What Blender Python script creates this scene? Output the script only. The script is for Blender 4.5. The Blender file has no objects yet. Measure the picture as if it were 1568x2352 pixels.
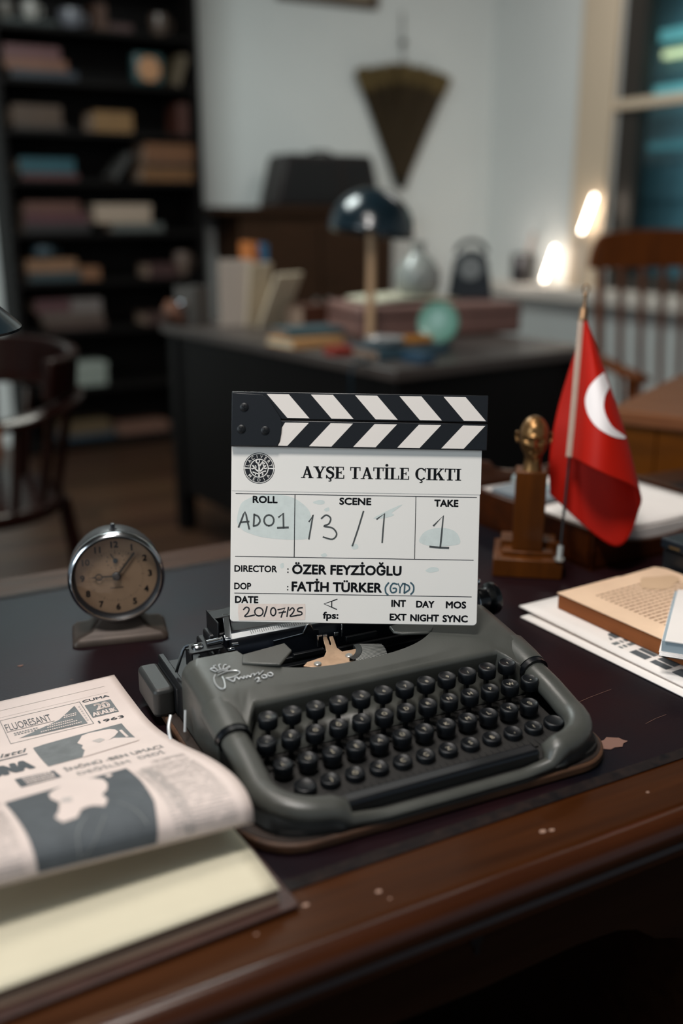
import bpy, bmesh, math, random
from mathutils import Vector, Matrix, Euler
R = math.radians
S = bpy.context.scene
COL = S.collection
random.seed(7)

# ---------------------------------------------------------------- camera, world, lights, exposure
S.view_settings.view_transform = 'Standard'
S.view_settings.look = 'None'
S.view_settings.exposure = 1.2
S.view_settings.gamma = 1.0
S.view_settings.use_curve_mapping = False

cam_d = bpy.data.cameras.new('camera')
cam = bpy.data.objects.new('camera', cam_d)
COL.objects.link(cam)
cam.location = (0, 0, 1.21)
cam.rotation_euler = (R(90 - 16.92), 0, 0)
cam_d.sensor_fit = 'HORIZONTAL'
cam_d.sensor_width = 24.0
cam_d.lens = 35.0
cam_d.clip_start = 0.05
cam_d.dof.use_dof = True
cam_d.dof.focus_distance = 0.955
cam_d.dof.aperture_fstop = 2.0
S.camera = cam

W = bpy.data.worlds.new('world')
S.world = W
W.use_nodes = True
W.node_tree.nodes['Background'].inputs[0].default_value = (0.72, 0.86, 1.0, 1)
W.node_tree.nodes['Background'].inputs[1].default_value = 0.10


def area(name, loc, target, size, power, col, size_y=None):
    d = bpy.data.lights.new(name, 'AREA')
    d.energy = power
    d.color = col
    d.size = size
    if size_y:
        d.shape = 'RECTANGLE'
        d.size_y = size_y
    o = bpy.data.objects.new(name, d)
    COL.objects.link(o)
    o.location = loc
    o.rotation_euler = (Vector(target) - Vector(loc)).to_track_quat('-Z', 'Y').to_euler()
    return o


area('ceiling_lamp_light', (-0.35, 1.25, 2.62), (-0.2, 1.15, 0.75), 0.55, 6, (1.0, 0.93, 0.86))
area('front_lamp_light', (-0.25, 0.25, 2.75), (0.1, 1.0, 0.80), 0.40, 14, (1.0, 0.955, 0.91))
area('corner_wall_fill', (1.15, 4.85, 2.85), (1.6, 5.4, 1.2), 0.9, 7, (1.0, 0.97, 0.92))  # added fill, no seen lamp: brightens the wall by the window corner
area('room_lamp_light', (-0.95, 3.5, 2.65), (-0.9, 3.8, 0.0), 0.9, 19.5, (0.90, 1.0, 0.98))
area('cool_front_fill', (-2.4, -0.9, 1.9), (0.0, 1.2, 0.9), 1.3, 18, (0.82, 0.94, 1.0), 1.5)  # added cool fill from front left, in place of an unseen window

# ---------------------------------------------------------------- materials


def lin(c):
    def f(x):
        x /= 255.0
        return x / 12.92 if x <= 0.04045 else ((x + 0.055) / 1.055) ** 2.4
    return (f(c[0]), f(c[1]), f(c[2]), 1.0)


def mat(name, col, rough=0.5, metal=0.0, var=0.0, vs=20.0, bump=0.0, bs=200.0, col2=None, stretch=None,
        coat=0.0, spec=0.5, emit=0.0, rvar=0.0, sheen=0.0, bdist=0.001):
    m = bpy.data.materials.new(name)
    m.use_nodes = True
    nt = m.node_tree
    N, L = nt.nodes, nt.links
    p = N['Principled BSDF']
    p.inputs['Base Color'].default_value = lin(col)
    p.inputs['Roughness'].default_value = rough
    p.inputs['Metallic'].default_value = metal
    p.inputs['Specular IOR Level'].default_value = spec
    p.inputs['Coat Weight'].default_value = coat
    p.inputs['Coat Roughness'].default_value = 0.12
    if sheen:
        p.inputs['Sheen Weight'].default_value = sheen
    if emit:
        p.inputs['Emission Color'].default_value = lin(col)
        p.inputs['Emission Strength'].default_value = emit
    if var or col2 or bump or rvar:
        tc = N.new('ShaderNodeTexCoord')
        mp = N.new('ShaderNodeMapping')
        L.new(tc.outputs['Object'], mp.inputs[0])
        if stretch:
            mp.inputs['Scale'].default_value = stretch
        if var or col2 or rvar:
            n = N.new('ShaderNodeTexNoise')
            n.inputs['Scale'].default_value = vs
            n.inputs['Detail'].default_value = 6
            n.inputs['Roughness'].default_value = 0.62
            L.new(mp.outputs[0], n.inputs['Vector'])
            cr = N.new('ShaderNodeValToRGB')
            cr.color_ramp.elements[0].position = 0.32
            cr.color_ramp.elements[1].position = 0.68
            if col2:
                cr.color_ramp.elements[0].color = lin(col)
                cr.color_ramp.elements[1].color = lin(col2)
            else:
                a = lin(col)
                cr.color_ramp.elements[0].color = (a[0] * (1 - var), a[1] * (1 - var), a[2] * (1 - var), 1)
                cr.color_ramp.elements[1].color = (min(1, a[0] * (1 + var)), min(1, a[1] * (1 + var)), min(1, a[2] * (1 + var)), 1)
            L.new(n.outputs['Fac'], cr.inputs[0])
            L.new(cr.outputs[0], p.inputs['Base Color'])
            if rvar:
                mr = N.new('ShaderNodeMapRange')
                mr.inputs['To Min'].default_value = max(0.02, rough - rvar)
                mr.inputs['To Max'].default_value = min(1, rough + rvar)
                mr.inputs['From Min'].default_value = 0.3
                mr.inputs['From Max'].default_value = 0.7
                L.new(n.outputs['Fac'], mr.inputs[0])
                L.new(mr.outputs[0], p.inputs['Roughness'])
        if bump:
            b = N.new('ShaderNodeTexNoise')
            b.inputs['Scale'].default_value = bs
            b.inputs['Detail'].default_value = 4
            L.new(mp.outputs[0], b.inputs['Vector'])
            bn = N.new('ShaderNodeBump')
            bn.inputs['Strength'].default_value = bump
            bn.inputs['Distance'].default_value = bdist
            L.new(b.outputs['Fac'], bn.inputs['Height'])
            L.new(bn.outputs[0], p.inputs['Normal'])
    return m


def wood(name, c1, c2, rough=0.35, stretch=(2, 30, 30), coat=0.3, vs=2.2, planks=0.0):
    m = mat(name, c1, rough, col2=c2, vs=vs, stretch=stretch, coat=coat * 0.3, spec=0.22, bump=0.12, bs=6.0, rvar=0.06)
    m.node_tree.nodes['Principled BSDF'].inputs['Specular Tint'].default_value = (1.0, 0.76, 0.55, 1)
    return m


def plank_floor(name):
    m = bpy.data.materials.new(name)
    m.use_nodes = True
    nt = m.node_tree
    N, L = nt.nodes, nt.links
    p = N['Principled BSDF']
    tc = N.new('ShaderNodeTexCoord')
    br = N.new('ShaderNodeTexBrick')
    br.inputs['Scale'].default_value = 1.0
    br.inputs['Brick Width'].default_value = 1.1
    br.inputs['Row Height'].default_value = 0.11
    br.inputs['Mortar Size'].default_value = 0.003
    br.inputs['Color1'].default_value = lin((84, 58, 40))
    br.inputs['Color2'].default_value = lin((56, 36, 24))
    br.inputs['Mortar'].default_value = lin((22, 14, 10))
    L.new(tc.outputs['Object'], br.inputs['Vector'])
    ns = N.new('ShaderNodeTexNoise')
    ns.inputs['Scale'].default_value = 5
    ns.inputs['Detail'].default_value = 6
    mp = N.new('ShaderNodeMapping')
    mp.inputs['Scale'].default_value = (1, 9, 9)
    L.new(tc.outputs['Object'], mp.inputs[0])
    L.new(mp.outputs[0], ns.inputs['Vector'])
    mx = N.new('ShaderNodeMix')
    mx.data_type = 'RGBA'
    mx.blend_type = 'MULTIPLY'
    mx.inputs[0].default_value = 0.55
    L.new(br.outputs['Color'], mx.inputs[6])
    L.new(ns.outputs['Color'], mx.inputs[7])
    L.new(mx.outputs[2], p.inputs['Base Color'])
    p.inputs['Roughness'].default_value = 0.38
    return m


def leather_top(name):
    """burgundy desk leather with pale scuffs and blue-black patches coloured in for reflected sheen"""
    m = bpy.data.materials.new(name)
    m.use_nodes = True
    nt = m.node_tree
    N, L = nt.nodes, nt.links
    p = N['Principled BSDF']
    tc = N.new('ShaderNodeTexCoord')
    p.inputs['Specular IOR Level'].default_value = 0.14
    p.inputs['Specular Tint'].default_value = (0.62, 0.82, 1.0, 1)
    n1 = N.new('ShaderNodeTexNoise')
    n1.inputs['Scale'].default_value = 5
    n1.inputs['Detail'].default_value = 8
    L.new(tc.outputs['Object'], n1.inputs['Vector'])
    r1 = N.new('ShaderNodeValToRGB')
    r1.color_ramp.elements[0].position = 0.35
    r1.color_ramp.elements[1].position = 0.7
    r1.color_ramp.elements[0].color = lin((10, 12, 18))  # bluish black in the base colour imitates the cool sheen
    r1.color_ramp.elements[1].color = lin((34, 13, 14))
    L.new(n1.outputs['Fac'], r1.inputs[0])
    n2 = N.new('ShaderNodeTexNoise')
    n2.inputs['Scale'].default_value = 26
    n2.inputs['Detail'].default_value = 3
    mp = N.new('ShaderNodeMapping')
    mp.inputs['Scale'].default_value = (1, 2.2, 1)
    mp.inputs['Rotation'].default_value = (0, 0, 0.5)
    L.new(tc.outputs['Object'], mp.inputs[0])
    L.new(mp.outputs[0], n2.inputs['Vector'])
    r2 = N.new('ShaderNodeValToRGB')
    r2.color_ramp.elements[0].position = 0.735
    r2.color_ramp.elements[1].position = 0.76
    L.new(n2.outputs['Fac'], r2.inputs[0])
    mx = N.new('ShaderNodeMix')
    mx.data_type = 'RGBA'
    L.new(r2.outputs[0], mx.inputs[0])
    L.new(r1.outputs[0], mx.inputs[6])
    mx.inputs[7].default_value = lin((74, 48, 40))
    L.new(mx.outputs[2], p.inputs['Base Color'])
    mr = N.new('ShaderNodeMapRange')
    mr.inputs['To Min'].default_value = 0.33
    mr.inputs['To Max'].default_value = 0.52
    L.new(n1.outputs['Fac'], mr.inputs[0])
    L.new(mr.outputs[0], p.inputs['Roughness'])
    b = N.new('ShaderNodeTexNoise')
    b.inputs['Scale'].default_value = 500
    L.new(tc.outputs['Object'], b.inputs['Vector'])
    bn = N.new('ShaderNodeBump')
    bn.inputs['Strength'].default_value = 0.12
    bn.inputs['Distance'].default_value = 0.0006
    L.new(b.outputs['Fac'], bn.inputs['Height'])
    L.new(bn.outputs[0], p.inputs['Normal'])
    return m


def glassy(name, tint=(1, 1, 1), fac=0.06, rough=0.0):
    """thin clear pane: mostly see-through with a mirror reflection that grows at grazing angles"""
    m = bpy.data.materials.new(name)
    m.use_nodes = True
    nt = m.node_tree
    N, L = nt.nodes, nt.links
    N.clear()
    o = N.new('ShaderNodeOutputMaterial')
    t = N.new('ShaderNodeBsdfTransparent')
    t.inputs[0].default_value = (*tint, 1)
    g = N.new('ShaderNodeBsdfGlossy')
    g.inputs['Roughness'].default_value = rough
    f = N.new('ShaderNodeLayerWeight')
    f.inputs['Blend'].default_value = 0.5
    pw = N.new('ShaderNodeMath')
    pw.operation = 'POWER'
    pw.inputs[1].default_value = 4.0
    L.new(f.outputs['Facing'], pw.inputs[0])
    ml = N.new('ShaderNodeMath')
    ml.operation = 'MULTIPLY_ADD'
    ml.inputs[1].default_value = 0.6
    ml.inputs[2].default_value = 0.03
    L.new(pw.outputs[0], ml.inputs[0])
    mx = N.new('ShaderNodeMixShader')
    L.new(ml.outputs[0], mx.inputs[0])
    L.new(t.outputs[0], mx.inputs[1])
    L.new(g.outputs[0], mx.inputs[2])
    L.new(mx.outputs[0], o.inputs[0])
    return m


MT = {}


def M_(key, *a, **k):
    if key not in MT:
        MT[key] = mat(key, *a, **k)
    return MT[key]


M_('grey_enamel', (66, 67, 63), 0.38, var=0.10, vs=14, bump=0.25, bs=700, spec=0.5, rvar=0.08, bdist=0.0004)
M_('grey_enamel_dark', (32, 33, 32), 0.5, var=0.12, vs=14, bump=0.2, bs=600, bdist=0.0004)
M_('black_plastic', (9, 12, 16), 0.28, spec=0.55, coat=0.15)
M_('key_black', (8, 11, 15), 0.42, spec=0.4)
M_('black_metal', (15, 17, 20), 0.45, metal=0.3)
M_('navy_plate', (16, 20, 28), 0.42, metal=0.4)
M_('satin_chrome', (206, 209, 210), 0.33, metal=0.55)
M_('platen_rubber', (17, 22, 31), 0.40, var=0.15, vs=60)
M_('chrome', (196, 200, 204), 0.16, metal=1.0)
M_('steel', (176, 176, 172), 0.34, metal=0.7, var=0.15, vs=80)
M_('brass_pale', (196, 164, 136), 0.38, metal=0.75, var=0.12, vs=90)
M_('cream_ink', (168, 160, 142), 0.6)
M_('dark_well', (20, 18, 16), 0.7, var=0.3, vs=40)
M_('board_top', (36, 24, 17), 0.7)
M_('base_board', (84, 54, 32), 0.62, col2=(54, 33, 19), vs=18, stretch=(1, 6, 6), bump=0.2, bs=80)
M_('slate_white', (230, 226, 220), 0.32, spec=0.45)
M_('slate_print', (18, 21, 27), 0.5)
M_('stick_black', (11, 15, 21), 0.42)
M_('stick_white', (226, 218, 211), 0.45)
M_('marker_grey', (68, 72, 72), 0.6)
M_('marker_teal', (58, 86, 98), 0.6)
M_('marker_smear', (206, 213, 209), 0.45, var=0.05, vs=140)
M_('tape_pink', (224, 208, 198), 0.7, var=0.05, vs=120, bump=0.2, bs=300)
M_('newsprint', (212, 197, 190), 0.85, var=0.03, vs=30)
M_('news_ink', (78, 83, 87), 0.85, var=0.12, vs=60)
M_('news_grey', (108, 112, 113), 0.85, var=0.15, vs=70)
M_('news_faint', (178, 171, 167), 0.9)
M_('paper_cream', (206, 198, 174), 0.85, var=0.02, vs=40)
M_('paper_white', (228, 221, 216), 0.8, var=0.02, vs=20)
M_('paper_edge', (140, 116, 98), 0.85, var=0.2, vs=8, stretch=(1, 1, 60))
M_('leather_brown', (52, 24, 15), 0.5, var=0.2, vs=30, bump=0.3, bs=200)
M_('clock_case', (50, 51, 53), 0.42, metal=0.3, rvar=0.08, vs=10, var=0.08)
M_('clock_dial', (128, 103, 80), 0.6, var=0.10, vs=22)
M_('clock_dark', (22, 24, 28), 0.4)
M_('clock_base', (66, 55, 48), 0.5, metal=0.4, var=0.25, vs=24)
M_('bronze', (132, 98, 60), 0.33, metal=0.8, var=0.18, vs=40)
M_('flag_red', (160, 17, 2), 0.6, spec=0.15, var=0.06, vs=14)
M_('flag_white', (226, 220, 220), 0.6)
M_('sleeve_beige', (158, 140, 126), 0.7, var=0.06, vs=60)
M_('ceiling_paint', (120, 116, 108), 0.9)
M_('wall_paint', (214, 217, 214), 0.8, var=0.015, vs=3, bump=0.05, bs=60)
M_('casing_paint', (202, 184, 160), 0.55)
M_('sill_paint', (212, 204, 194), 0.5)
M_('white_flame', (255, 236, 214), 0.5, emit=11.0)
M_('dark_glassware', (26, 24, 26), 0.3)
M_('teal_enamel', (17, 33, 41), 0.22, coat=0.4)
M_('pale_stick', (190, 154, 118), 0.4, metal=0.2)
M_('mint', (112, 164, 146), 0.35, coat=0.2)
M_('dark_wood', (9, 7, 7), 0.5, spec=0.15, var=0.2, vs=6, stretch=(1, 1, 0.2))
M_('shelf_wood', (12, 9, 8), 0.6, spec=0.12, var=0.2, vs=5)
M_('window_dark', (46, 42, 38), 0.5)
M_('dried_plant', (66, 50, 22), 0.9, col2=(38, 27, 12), vs=60)
M_('teal_glow', (124, 190, 192), 0.5, emit=0.26)
M_('warm_glow', (226, 222, 170), 0.5, emit=0.6)
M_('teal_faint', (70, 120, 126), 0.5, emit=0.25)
M_('night_wall', (120, 150, 160), 0.8)
MT['desk_wood'] = wood('desk_wood', (40, 16, 3), (60, 28, 6), 0.36, (1.6, 26, 26), 0.12)
MT['desk_edge'] = mat('desk_edge', (44, 19, 8), 0.20, col2=(62, 30, 12), vs=2.2, stretch=(1.6, 26, 26), spec=0.5)
MT['desk_wood_dark'] = wood('desk_wood_dark', (26, 11, 6), (38, 18, 8), 0.45, (1.6, 26, 26), 0.05)
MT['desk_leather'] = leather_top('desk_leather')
MT['leather_edge'] = mat('leather_edge', (9, 9, 13), 0.55, col2=(38, 28, 25), vs=60, spec=0.15, bump=0.4, bs=120)
MT['oak'] = wood('oak', (108, 58, 8), (78, 40, 5), 0.42, (2, 24, 24), 0.2)
MT['oak_top'] = wood('oak_top', (136, 88, 58), (110, 66, 42), 0.36, (2, 20, 20), 0.3)
MT['chair_oak'] = wood('chair_oak', (112, 54, 6), (80, 36, 4), 0.36, (20, 20, 2), 0.25)
MT['mahogany'] = wood('mahogany', (32, 11, 8), (20, 7, 6), 0.30, (12, 12, 2), 0.4)
MT['stand_wood'] = wood('stand_wood', (88, 46, 12), (58, 28, 7), 0.38, (16, 16, 2), 0.3)
MT['tray_wood'] = wood('tray_wood', (66, 29, 8), (42, 17, 5), 0.36, (2, 22, 22), 0.3)
MT['cabinet_wood'] = wood('cabinet_wood', (56, 36, 24), (42, 27, 18), 0.5, (2, 2, 12), 0.1)
MT['floor_planks'] = plank_floor('floor_planks')
MT['clear_glass'] = glassy('clear_glass')
MT['window_glass'] = glassy('window_glass', (0.82, 0.93, 0.95))
MT['carafe_glass'] = glassy('carafe_glass', (0.9, 0.94, 0.94))

# ---------------------------------------------------------------- mesh builder


class MB:
    def __init__(s):
        s.v = []
        s.f = []
        s.mi = []
        s.X = Matrix.Identity(4)

    def add(s, vs, fs, mi=0):
        o = len(s.v)
        s.v += [tuple(s.X @ Vector(p)) for p in vs]
        s.f += [tuple(i + o for i in f) for f in fs]
        s.mi += [mi] * len(fs)
        return s

    def box(s, x0, x1, y0, y1, z0, z1, mi=0, T=None):
        vs = [(x, y, z) for x in (x0, x1) for y in (y0, y1) for z in (z0, z1)]
        if T is not None:
            vs = [tuple(T @ Vector(p)) for p in vs]
        return s.add(vs, [(0, 1, 3, 2), (4, 6, 7, 5), (0, 4, 5, 1), (2, 3, 7, 6), (0, 2, 6, 4), (1, 5, 7, 3)], mi)

    def prism(s, poly, z0, z1, mi=0, T=None):
        n = len(poly)
        ar = sum(poly[i][0] * poly[(i + 1) % n][1] - poly[(i + 1) % n][0] * poly[i][1] for i in range(n))
        if ar < 0:
            poly = poly[::-1]
        vs = [(p[0], p[1], z0) for p in poly] + [(p[0], p[1], z1) for p in poly]
        if T is not None:
            vs = [tuple(T @ Vector(p)) for p in vs]
        fs = [tuple(range(n - 1, -1, -1)), tuple(range(n, 2 * n))]
        fs += [(i, (i + 1) % n, n + (i + 1) % n, n + i) for i in range(n)]
        return s.add(vs, fs, mi)

    def tube(s, pts, r, n=10, closed=False, caps=True, mi=0, ell=None, up=None):
        """sweep a circle (or an ellipse ell=(a,b) times r) along pts"""
        P = [Vector(p) for p in pts]
        k = len(P)
        rr = r if isinstance(r, (list, tuple)) else [r] * k
        U = Vector(up) if up else None
        vs, fs = [], []
        prev = None
        for i in range(k):
            if closed:
                t = P[(i + 1) % k] - P[i - 1]
            else:
                t = P[min(i + 1, k - 1)] - P[max(i - 1, 0)]
            t = t.normalized()
            if U is not None:
                a = U - t * U.dot(t)
                if a.length < 1e-6:
                    a = t.orthogonal()
            elif prev is None:
                a = t.orthogonal()
            else:
                a = prev - t * prev.dot(t)
            a.normalize()
            prev = a
            b = t.cross(a)
            ea, eb = ell if ell else (1, 1)
            for j in range(n):
                th = 2 * math.pi * j / n
                vs.append(P[i] + (a * math.cos(th) * ea + b * math.sin(th) * eb) * rr[i])
        kk = k if closed else k - 1
        for i in range(kk):
            for j in range(n):
                i2 = (i + 1) % k
                fs.append((i * n + j, i * n + (j + 1) % n, i2 * n + (j + 1) % n, i2 * n + j))
        if caps and not closed:
            fs.append(tuple(range(n - 1, -1, -1)))
            fs.append(tuple((k - 1) * n + j for j in range(n)))
        return s.add(vs, fs, mi)

    def cyl(s, p0, p1, r0, r1=None, n=20, mi=0):
        return s.tube([p0, p1], [r0, r0 if r1 is None else r1], n, mi=mi)

    def lathe(s, prof, n=32, T=None, mi=0):
        """prof = [(r, z)...] turned about z"""
        vs, fs, idx = [], [], []
        for r, z in prof:
            if r < 1e-7:
                idx.append([len(vs)] * n)
                vs.append((0, 0, z))
            else:
                idx.append(list(range(len(vs), len(vs) + n)))
                vs += [(r * math.cos(2 * math.pi * j / n), r * math.sin(2 * math.pi * j / n), z) for j in range(n)]
        for i in range(len(prof) - 1):
            for j in range(n):
                a, b = idx[i][j], idx[i][(j + 1) % n]
                c, d = idx[i + 1][(j + 1) % n], idx[i + 1][j]
                f = []
                for q in (a, b, c, d):
                    if q not in f:
                        f.append(q)
                if len(f) > 2:
                    fs.append(tuple(f))
        if T is not None:
            vs = [tuple(T @ Vector(p)) for p in vs]
        return s.add(vs, fs, mi)

    def grid(s, fn, nu, nv, mi=0):
        vs = [fn(i / nu, j / nv) for i in range(nu + 1) for j in range(nv + 1)]
        fs = [(i * (nv + 1) + j, (i + 1) * (nv + 1) + j, (i + 1) * (nv + 1) + j + 1, i * (nv + 1) + j + 1)
              for i in range(nu) for j in range(nv)]
        return s.add(vs, fs, mi)

    def build(s, name, mats, parent=None, bevel=0.0, seg=2, smooth=35, label=None, loc=None, rotz=0.0, sub=0, solid=0.0):
        me = bpy.data.meshes.new(name)
        me.from_pydata(s.v, [], s.f)
        me.polygons.foreach_set('material_index', s.mi)
        for m in (mats if isinstance(mats, (list, tuple)) else [mats]):
            me.materials.append(MT[m] if isinstance(m, str) else m)
        bm = bmesh.new()
        bm.from_mesh(me)
        bmesh.ops.remove_doubles(bm, verts=bm.verts, dist=1e-6)
        bmesh.ops.recalc_face_normals(bm, faces=bm.faces)
        bm.to_mesh(me)
        bm.free()
        if smooth:
            me.polygons.foreach_set('use_smooth', [True] * len(me.polygons))
            me.set_sharp_from_angle(angle=R(smooth))
        o = bpy.data.objects.new(name, me)
        COL.objects.link(o)
        if parent is not None:
            o.parent = parent
        if loc is not None:
            o.location = loc
        o.rotation_euler = (0, 0, rotz)
        if solid:
            md = o.modifiers.new('thickness', 'SOLIDIFY')
            md.thickness = solid
            md.offset = 0
        if bevel:
            md = o.modifiers.new('bevel', 'BEVEL')
            md.width = bevel
            md.segments = seg
            md.limit_method = 'ANGLE'
            md.angle_limit = R(40)
        if sub:
            md = o.modifiers.new('smooth', 'SUBSURF')
            md.levels = sub
            md.render_levels = sub
        if label:
            o['label'] = label
        return o


def thing(name, label, cat, loc=(0, 0, 0), rotz=0.0, group=None, rot=None):
    o = bpy.data.objects.new(name, None)
    COL.objects.link(o)
    o.empty_display_size = 0.02
    o.location = loc
    o.rotation_euler = rot if rot else (0, 0, rotz)
    o['label'] = label
    o['category'] = cat
    if group:
        o['group'] = group
    return o


def tag(o, label, cat, group=None):
    o['label'] = label
    o['category'] = cat
    if group:
        o['group'] = group
    return o


def struct(o):
    o['kind'] = 'structure'
    return o


def rrect(x0, x1, y0, y1, r, n=8):
    out = []
    rs = r if isinstance(r, (list, tuple)) else [r] * 4
    for (cx, cy, a0), q in zip(((x1, y1, 0), (x0, y1, 90), (x0, y0, 180), (x1, y0, 270)), rs):
        sx = -1 if cx == x1 else 1
        sy = -1 if cy == y1 else 1
        for k in range(n + 1):
            a = R(a0 + 90 * k / n)
            out.append((cx + sx * q + q * math.cos(a), cy + sy * q + q * math.sin(a)))
    return out


def catmull(P, n=8, closed=False):
    P = [Vector(p) for p in P]
    k = len(P)
    out = []
    rng = k if closed else k - 1
    for i in range(rng):
        if closed:
            a, b, c, d = P[i - 1], P[i], P[(i + 1) % k], P[(i + 2) % k]
        else:
            a, b, c, d = P[max(i - 1, 0)], P[i], P[i + 1], P[min(i + 2, k - 1)]
        for j in range(n):
            t = j / n
            out.append(0.5 * ((2 * b) + (c - a) * t + (2 * a - 5 * b + 4 * c - d) * t * t + (3 * b - a - 3 * c + d) * t ** 3))
    if not closed:
        out.append(P[-1])
    return out


def ribbon(pts, w, taper=False):
    """flat stroke of width w along 2-D pts -> (verts2d, faces)"""
    P = [Vector((p[0], p[1])) for p in pts]
    k = len(P)
    vs, fs = [], []
    for i in range(k):
        t = (P[min(i + 1, k - 1)] - P[max(i - 1, 0)]).normalized()
        nrm = Vector((-t.y, t.x))
        ww = w[i] if isinstance(w, (list, tuple)) else w
        if taper and i in (0, k - 1):
            ww *= 0.5
        ext = t * (ww * 0.4 * (-1 if i == 0 else 1 if i == k - 1 else 0))
        vs += [tuple(P[i] + nrm * ww / 2 + ext), tuple(P[i] - nrm * ww / 2 + ext)]
    for i in range(k - 1):
        fs.append((2 * i, 2 * i + 1, 2 * i + 3, 2 * i + 2))
    return vs, fs


_txt = {}


def text2d(s, bold=0.0):
    """string as flat 2-D mesh, cap height 1, starting at x=0 -> (verts2d, faces, width)"""
    key = (s, bold)
    if key in _txt:
        return _txt[key]
    c = bpy.data.curves.new('t', 'FONT')
    c.body = s
    c.size = 1.0
    c.offset = bold
    c.resolution_u = 3
    o = bpy.data.objects.new('t', c)
    COL.objects.link(o)
    bpy.context.view_layer.update()
    me = bpy.data.meshes.new_from_object(o.evaluated_get(bpy.context.evaluated_depsgraph_get()))
    vs = [(v.co.x, v.co.y) for v in me.vertices]
    fs = [tuple(p.vertices) for p in me.polygons]
    bpy.data.objects.remove(o)
    bpy.data.curves.remove(c)
    bpy.data.meshes.remove(me)
    cap = 0.69
    x0 = min(v[0] for v in vs)
    x1 = max(v[0] for v in vs)
    vs = [((v[0] - x0) / cap, v[1] / cap) for v in vs]
    _txt[key] = (vs, fs, (x1 - x0) / cap)
    return _txt[key]


def put_text(b, s, x, y, h, width=None, bold=0.02, xf=None, align='l', mi=0, slant=0.0):
    """add text to builder b; xf maps (x,y) -> 3-D point"""
    vs, fs, w = text2d(s, 0.0)
    r = bold / 0.69 * h * 0.8          # heavier strokes: the same letters laid again a hair to each side
    sx = ((width - 2 * r) / w) if width else h
    wd = w * sx
    ox = x + (r if width else 0) - (wd / 2 if align == 'c' else wd if align == 'r' else 0)
    for k in range(8 if bold > 0 else 1):
        dx, dy = (r * math.cos(k * math.pi / 4), r * math.sin(k * math.pi / 4)) if bold > 0 else (0, 0)
        b.add([xf(ox + dx + (v[0] + slant * v[1]) * sx, y + dy + v[1] * h) for v in vs], fs, mi)


def put_poly(b, poly, xf, mi=0):
    n = len(poly)
    ar = sum(poly[i][0] * poly[(i + 1) % n][1] - poly[(i + 1) % n][0] * poly[i][1] for i in range(n))
    if ar < 0:
        poly = poly[::-1]
    b.add([xf(p[0], p[1]) for p in poly], [tuple(range(n))], mi)


def put_rect(b, x0, x1, y0, y1, xf, nx=1, ny=1, mi=0):
    vs = [xf(x0 + (x1 - x0) * i / nx, y0 + (y1 - y0) * j / ny) for i in range(nx + 1) for j in range(ny + 1)]
    fs = [(i * (ny + 1) + j, (i + 1) * (ny + 1) + j, (i + 1) * (ny + 1) + j + 1, i * (ny + 1) + j + 1)
          for i in range(nx) for j in range(ny)]
    b.add(vs, fs, mi)


def put_ribbon(b, pts, w, xf, mi=0, smooth=0):
    if smooth:
        pts = [tuple(p) for p in catmull([(p[0], p[1], 0) for p in pts], smooth)]
    vs, fs = ribbon(pts, w)
    b.add([xf(v[0], v[1]) for v in vs], fs, mi)


def frame_xf(ang, ox=0, oy=0):
    """point (e, n, z) of a frame turned by ang -> world"""
    c, s = math.cos(R(ang)), math.sin(R(ang))
    return lambda e, n, z=0.0: (ox + e * c - n * s, oy + e * s + n * c, z)


ROOM = 30.0
RX = frame_xf(ROOM)
DESK = 28.0
DX = frame_xf(DESK)
TOP = 0.75

# ================================================================ room shell
def room_box(name, e0, e1, n0, n1, z0, z1, m, parent=None, bevel=0):
    b = MB()
    b.box(e0, e1, n0, n1, z0, z1)
    return b.build(name, m, parent, smooth=0, rotz=R(ROOM), bevel=bevel)


struct(room_box('floor', -3.2, 5.4, -2.5, 6.0, -0.08, 0.0, 'floor_planks'))
struct(room_box('ceiling', -3.2, 4.4, -2.5, 5.58, 2.95, 3.05, 'ceiling_paint'))
struct(room_box('wall_back', -3.2, 4.4, 5.38, 5.58, 0.0, 2.95, 'wall_paint'))
b = MB()   # window wall with its opening
b.box(4.2, 4.4, -2.5, 3.0, 0, 2.95).box(4.2, 4.4, 4.29, 5.38, 0, 2.95).box(4.2, 4.4, 3.0, 4.29, 0, 0.70).box(4.2, 4.4, 3.0, 4.29, 2.6, 2.95)
struct(b.build('wall_right', 'wall_paint', smooth=0, rotz=R(ROOM)))
struct(room_box('baseboard_back', 2.1, 4.2, 5.355, 5.38, 0.0, 0.12, 'casing_paint', bevel=0.004))

win = thing('window_1', 'tall sash window with cream casing and dark panes', 'window', (0, 0, 0), R(ROOM))
struct(win)
b = MB()
b.box(4.165, 4.2, 4.29, 4.56, 0.775, 2.75).box(4.165, 4.2, 2.8, 3.0, 0.775, 2.75).box(4.165, 4.2, 3.0, 4.29, 2.6, 2.75)
b.build('window_casing', 'casing_paint', win, bevel=0.006)
b = MB()
b.box(4.22, 4.30, 4.148, 4.29, 0.775, 2.6).box(4.22, 4.30, 3.0, 3.08, 0.775, 2.6).box(4.22, 4.30, 3.08, 4.148, 0.775, 0.86).box(4.22, 4.30, 3.08, 4.148, 2.52, 2.6)
b.build('window_frame', 'window_dark', win, bevel=0.004)
b = MB()
b.box(4.19, 4.24, 3.08, 4.33, 1.725, 1.775)
b.build('transom', 'casing_paint', win, bevel=0.004)
b = MB()
b.box(4.25, 4.256, 3.08, 4.148, 0.86, 2.52)
b.build('pane', 'window_glass', win, smooth=0)
sill = MB()
sill.box(4.03, 4.24, 3.1, 5.29, 0.70, 0.775)
tag(struct(sill.build('trim_1', 'sill_paint', bevel=0.008, rotz=R(ROOM))), 'cream window sill board running along the window wall', 'sill')

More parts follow.
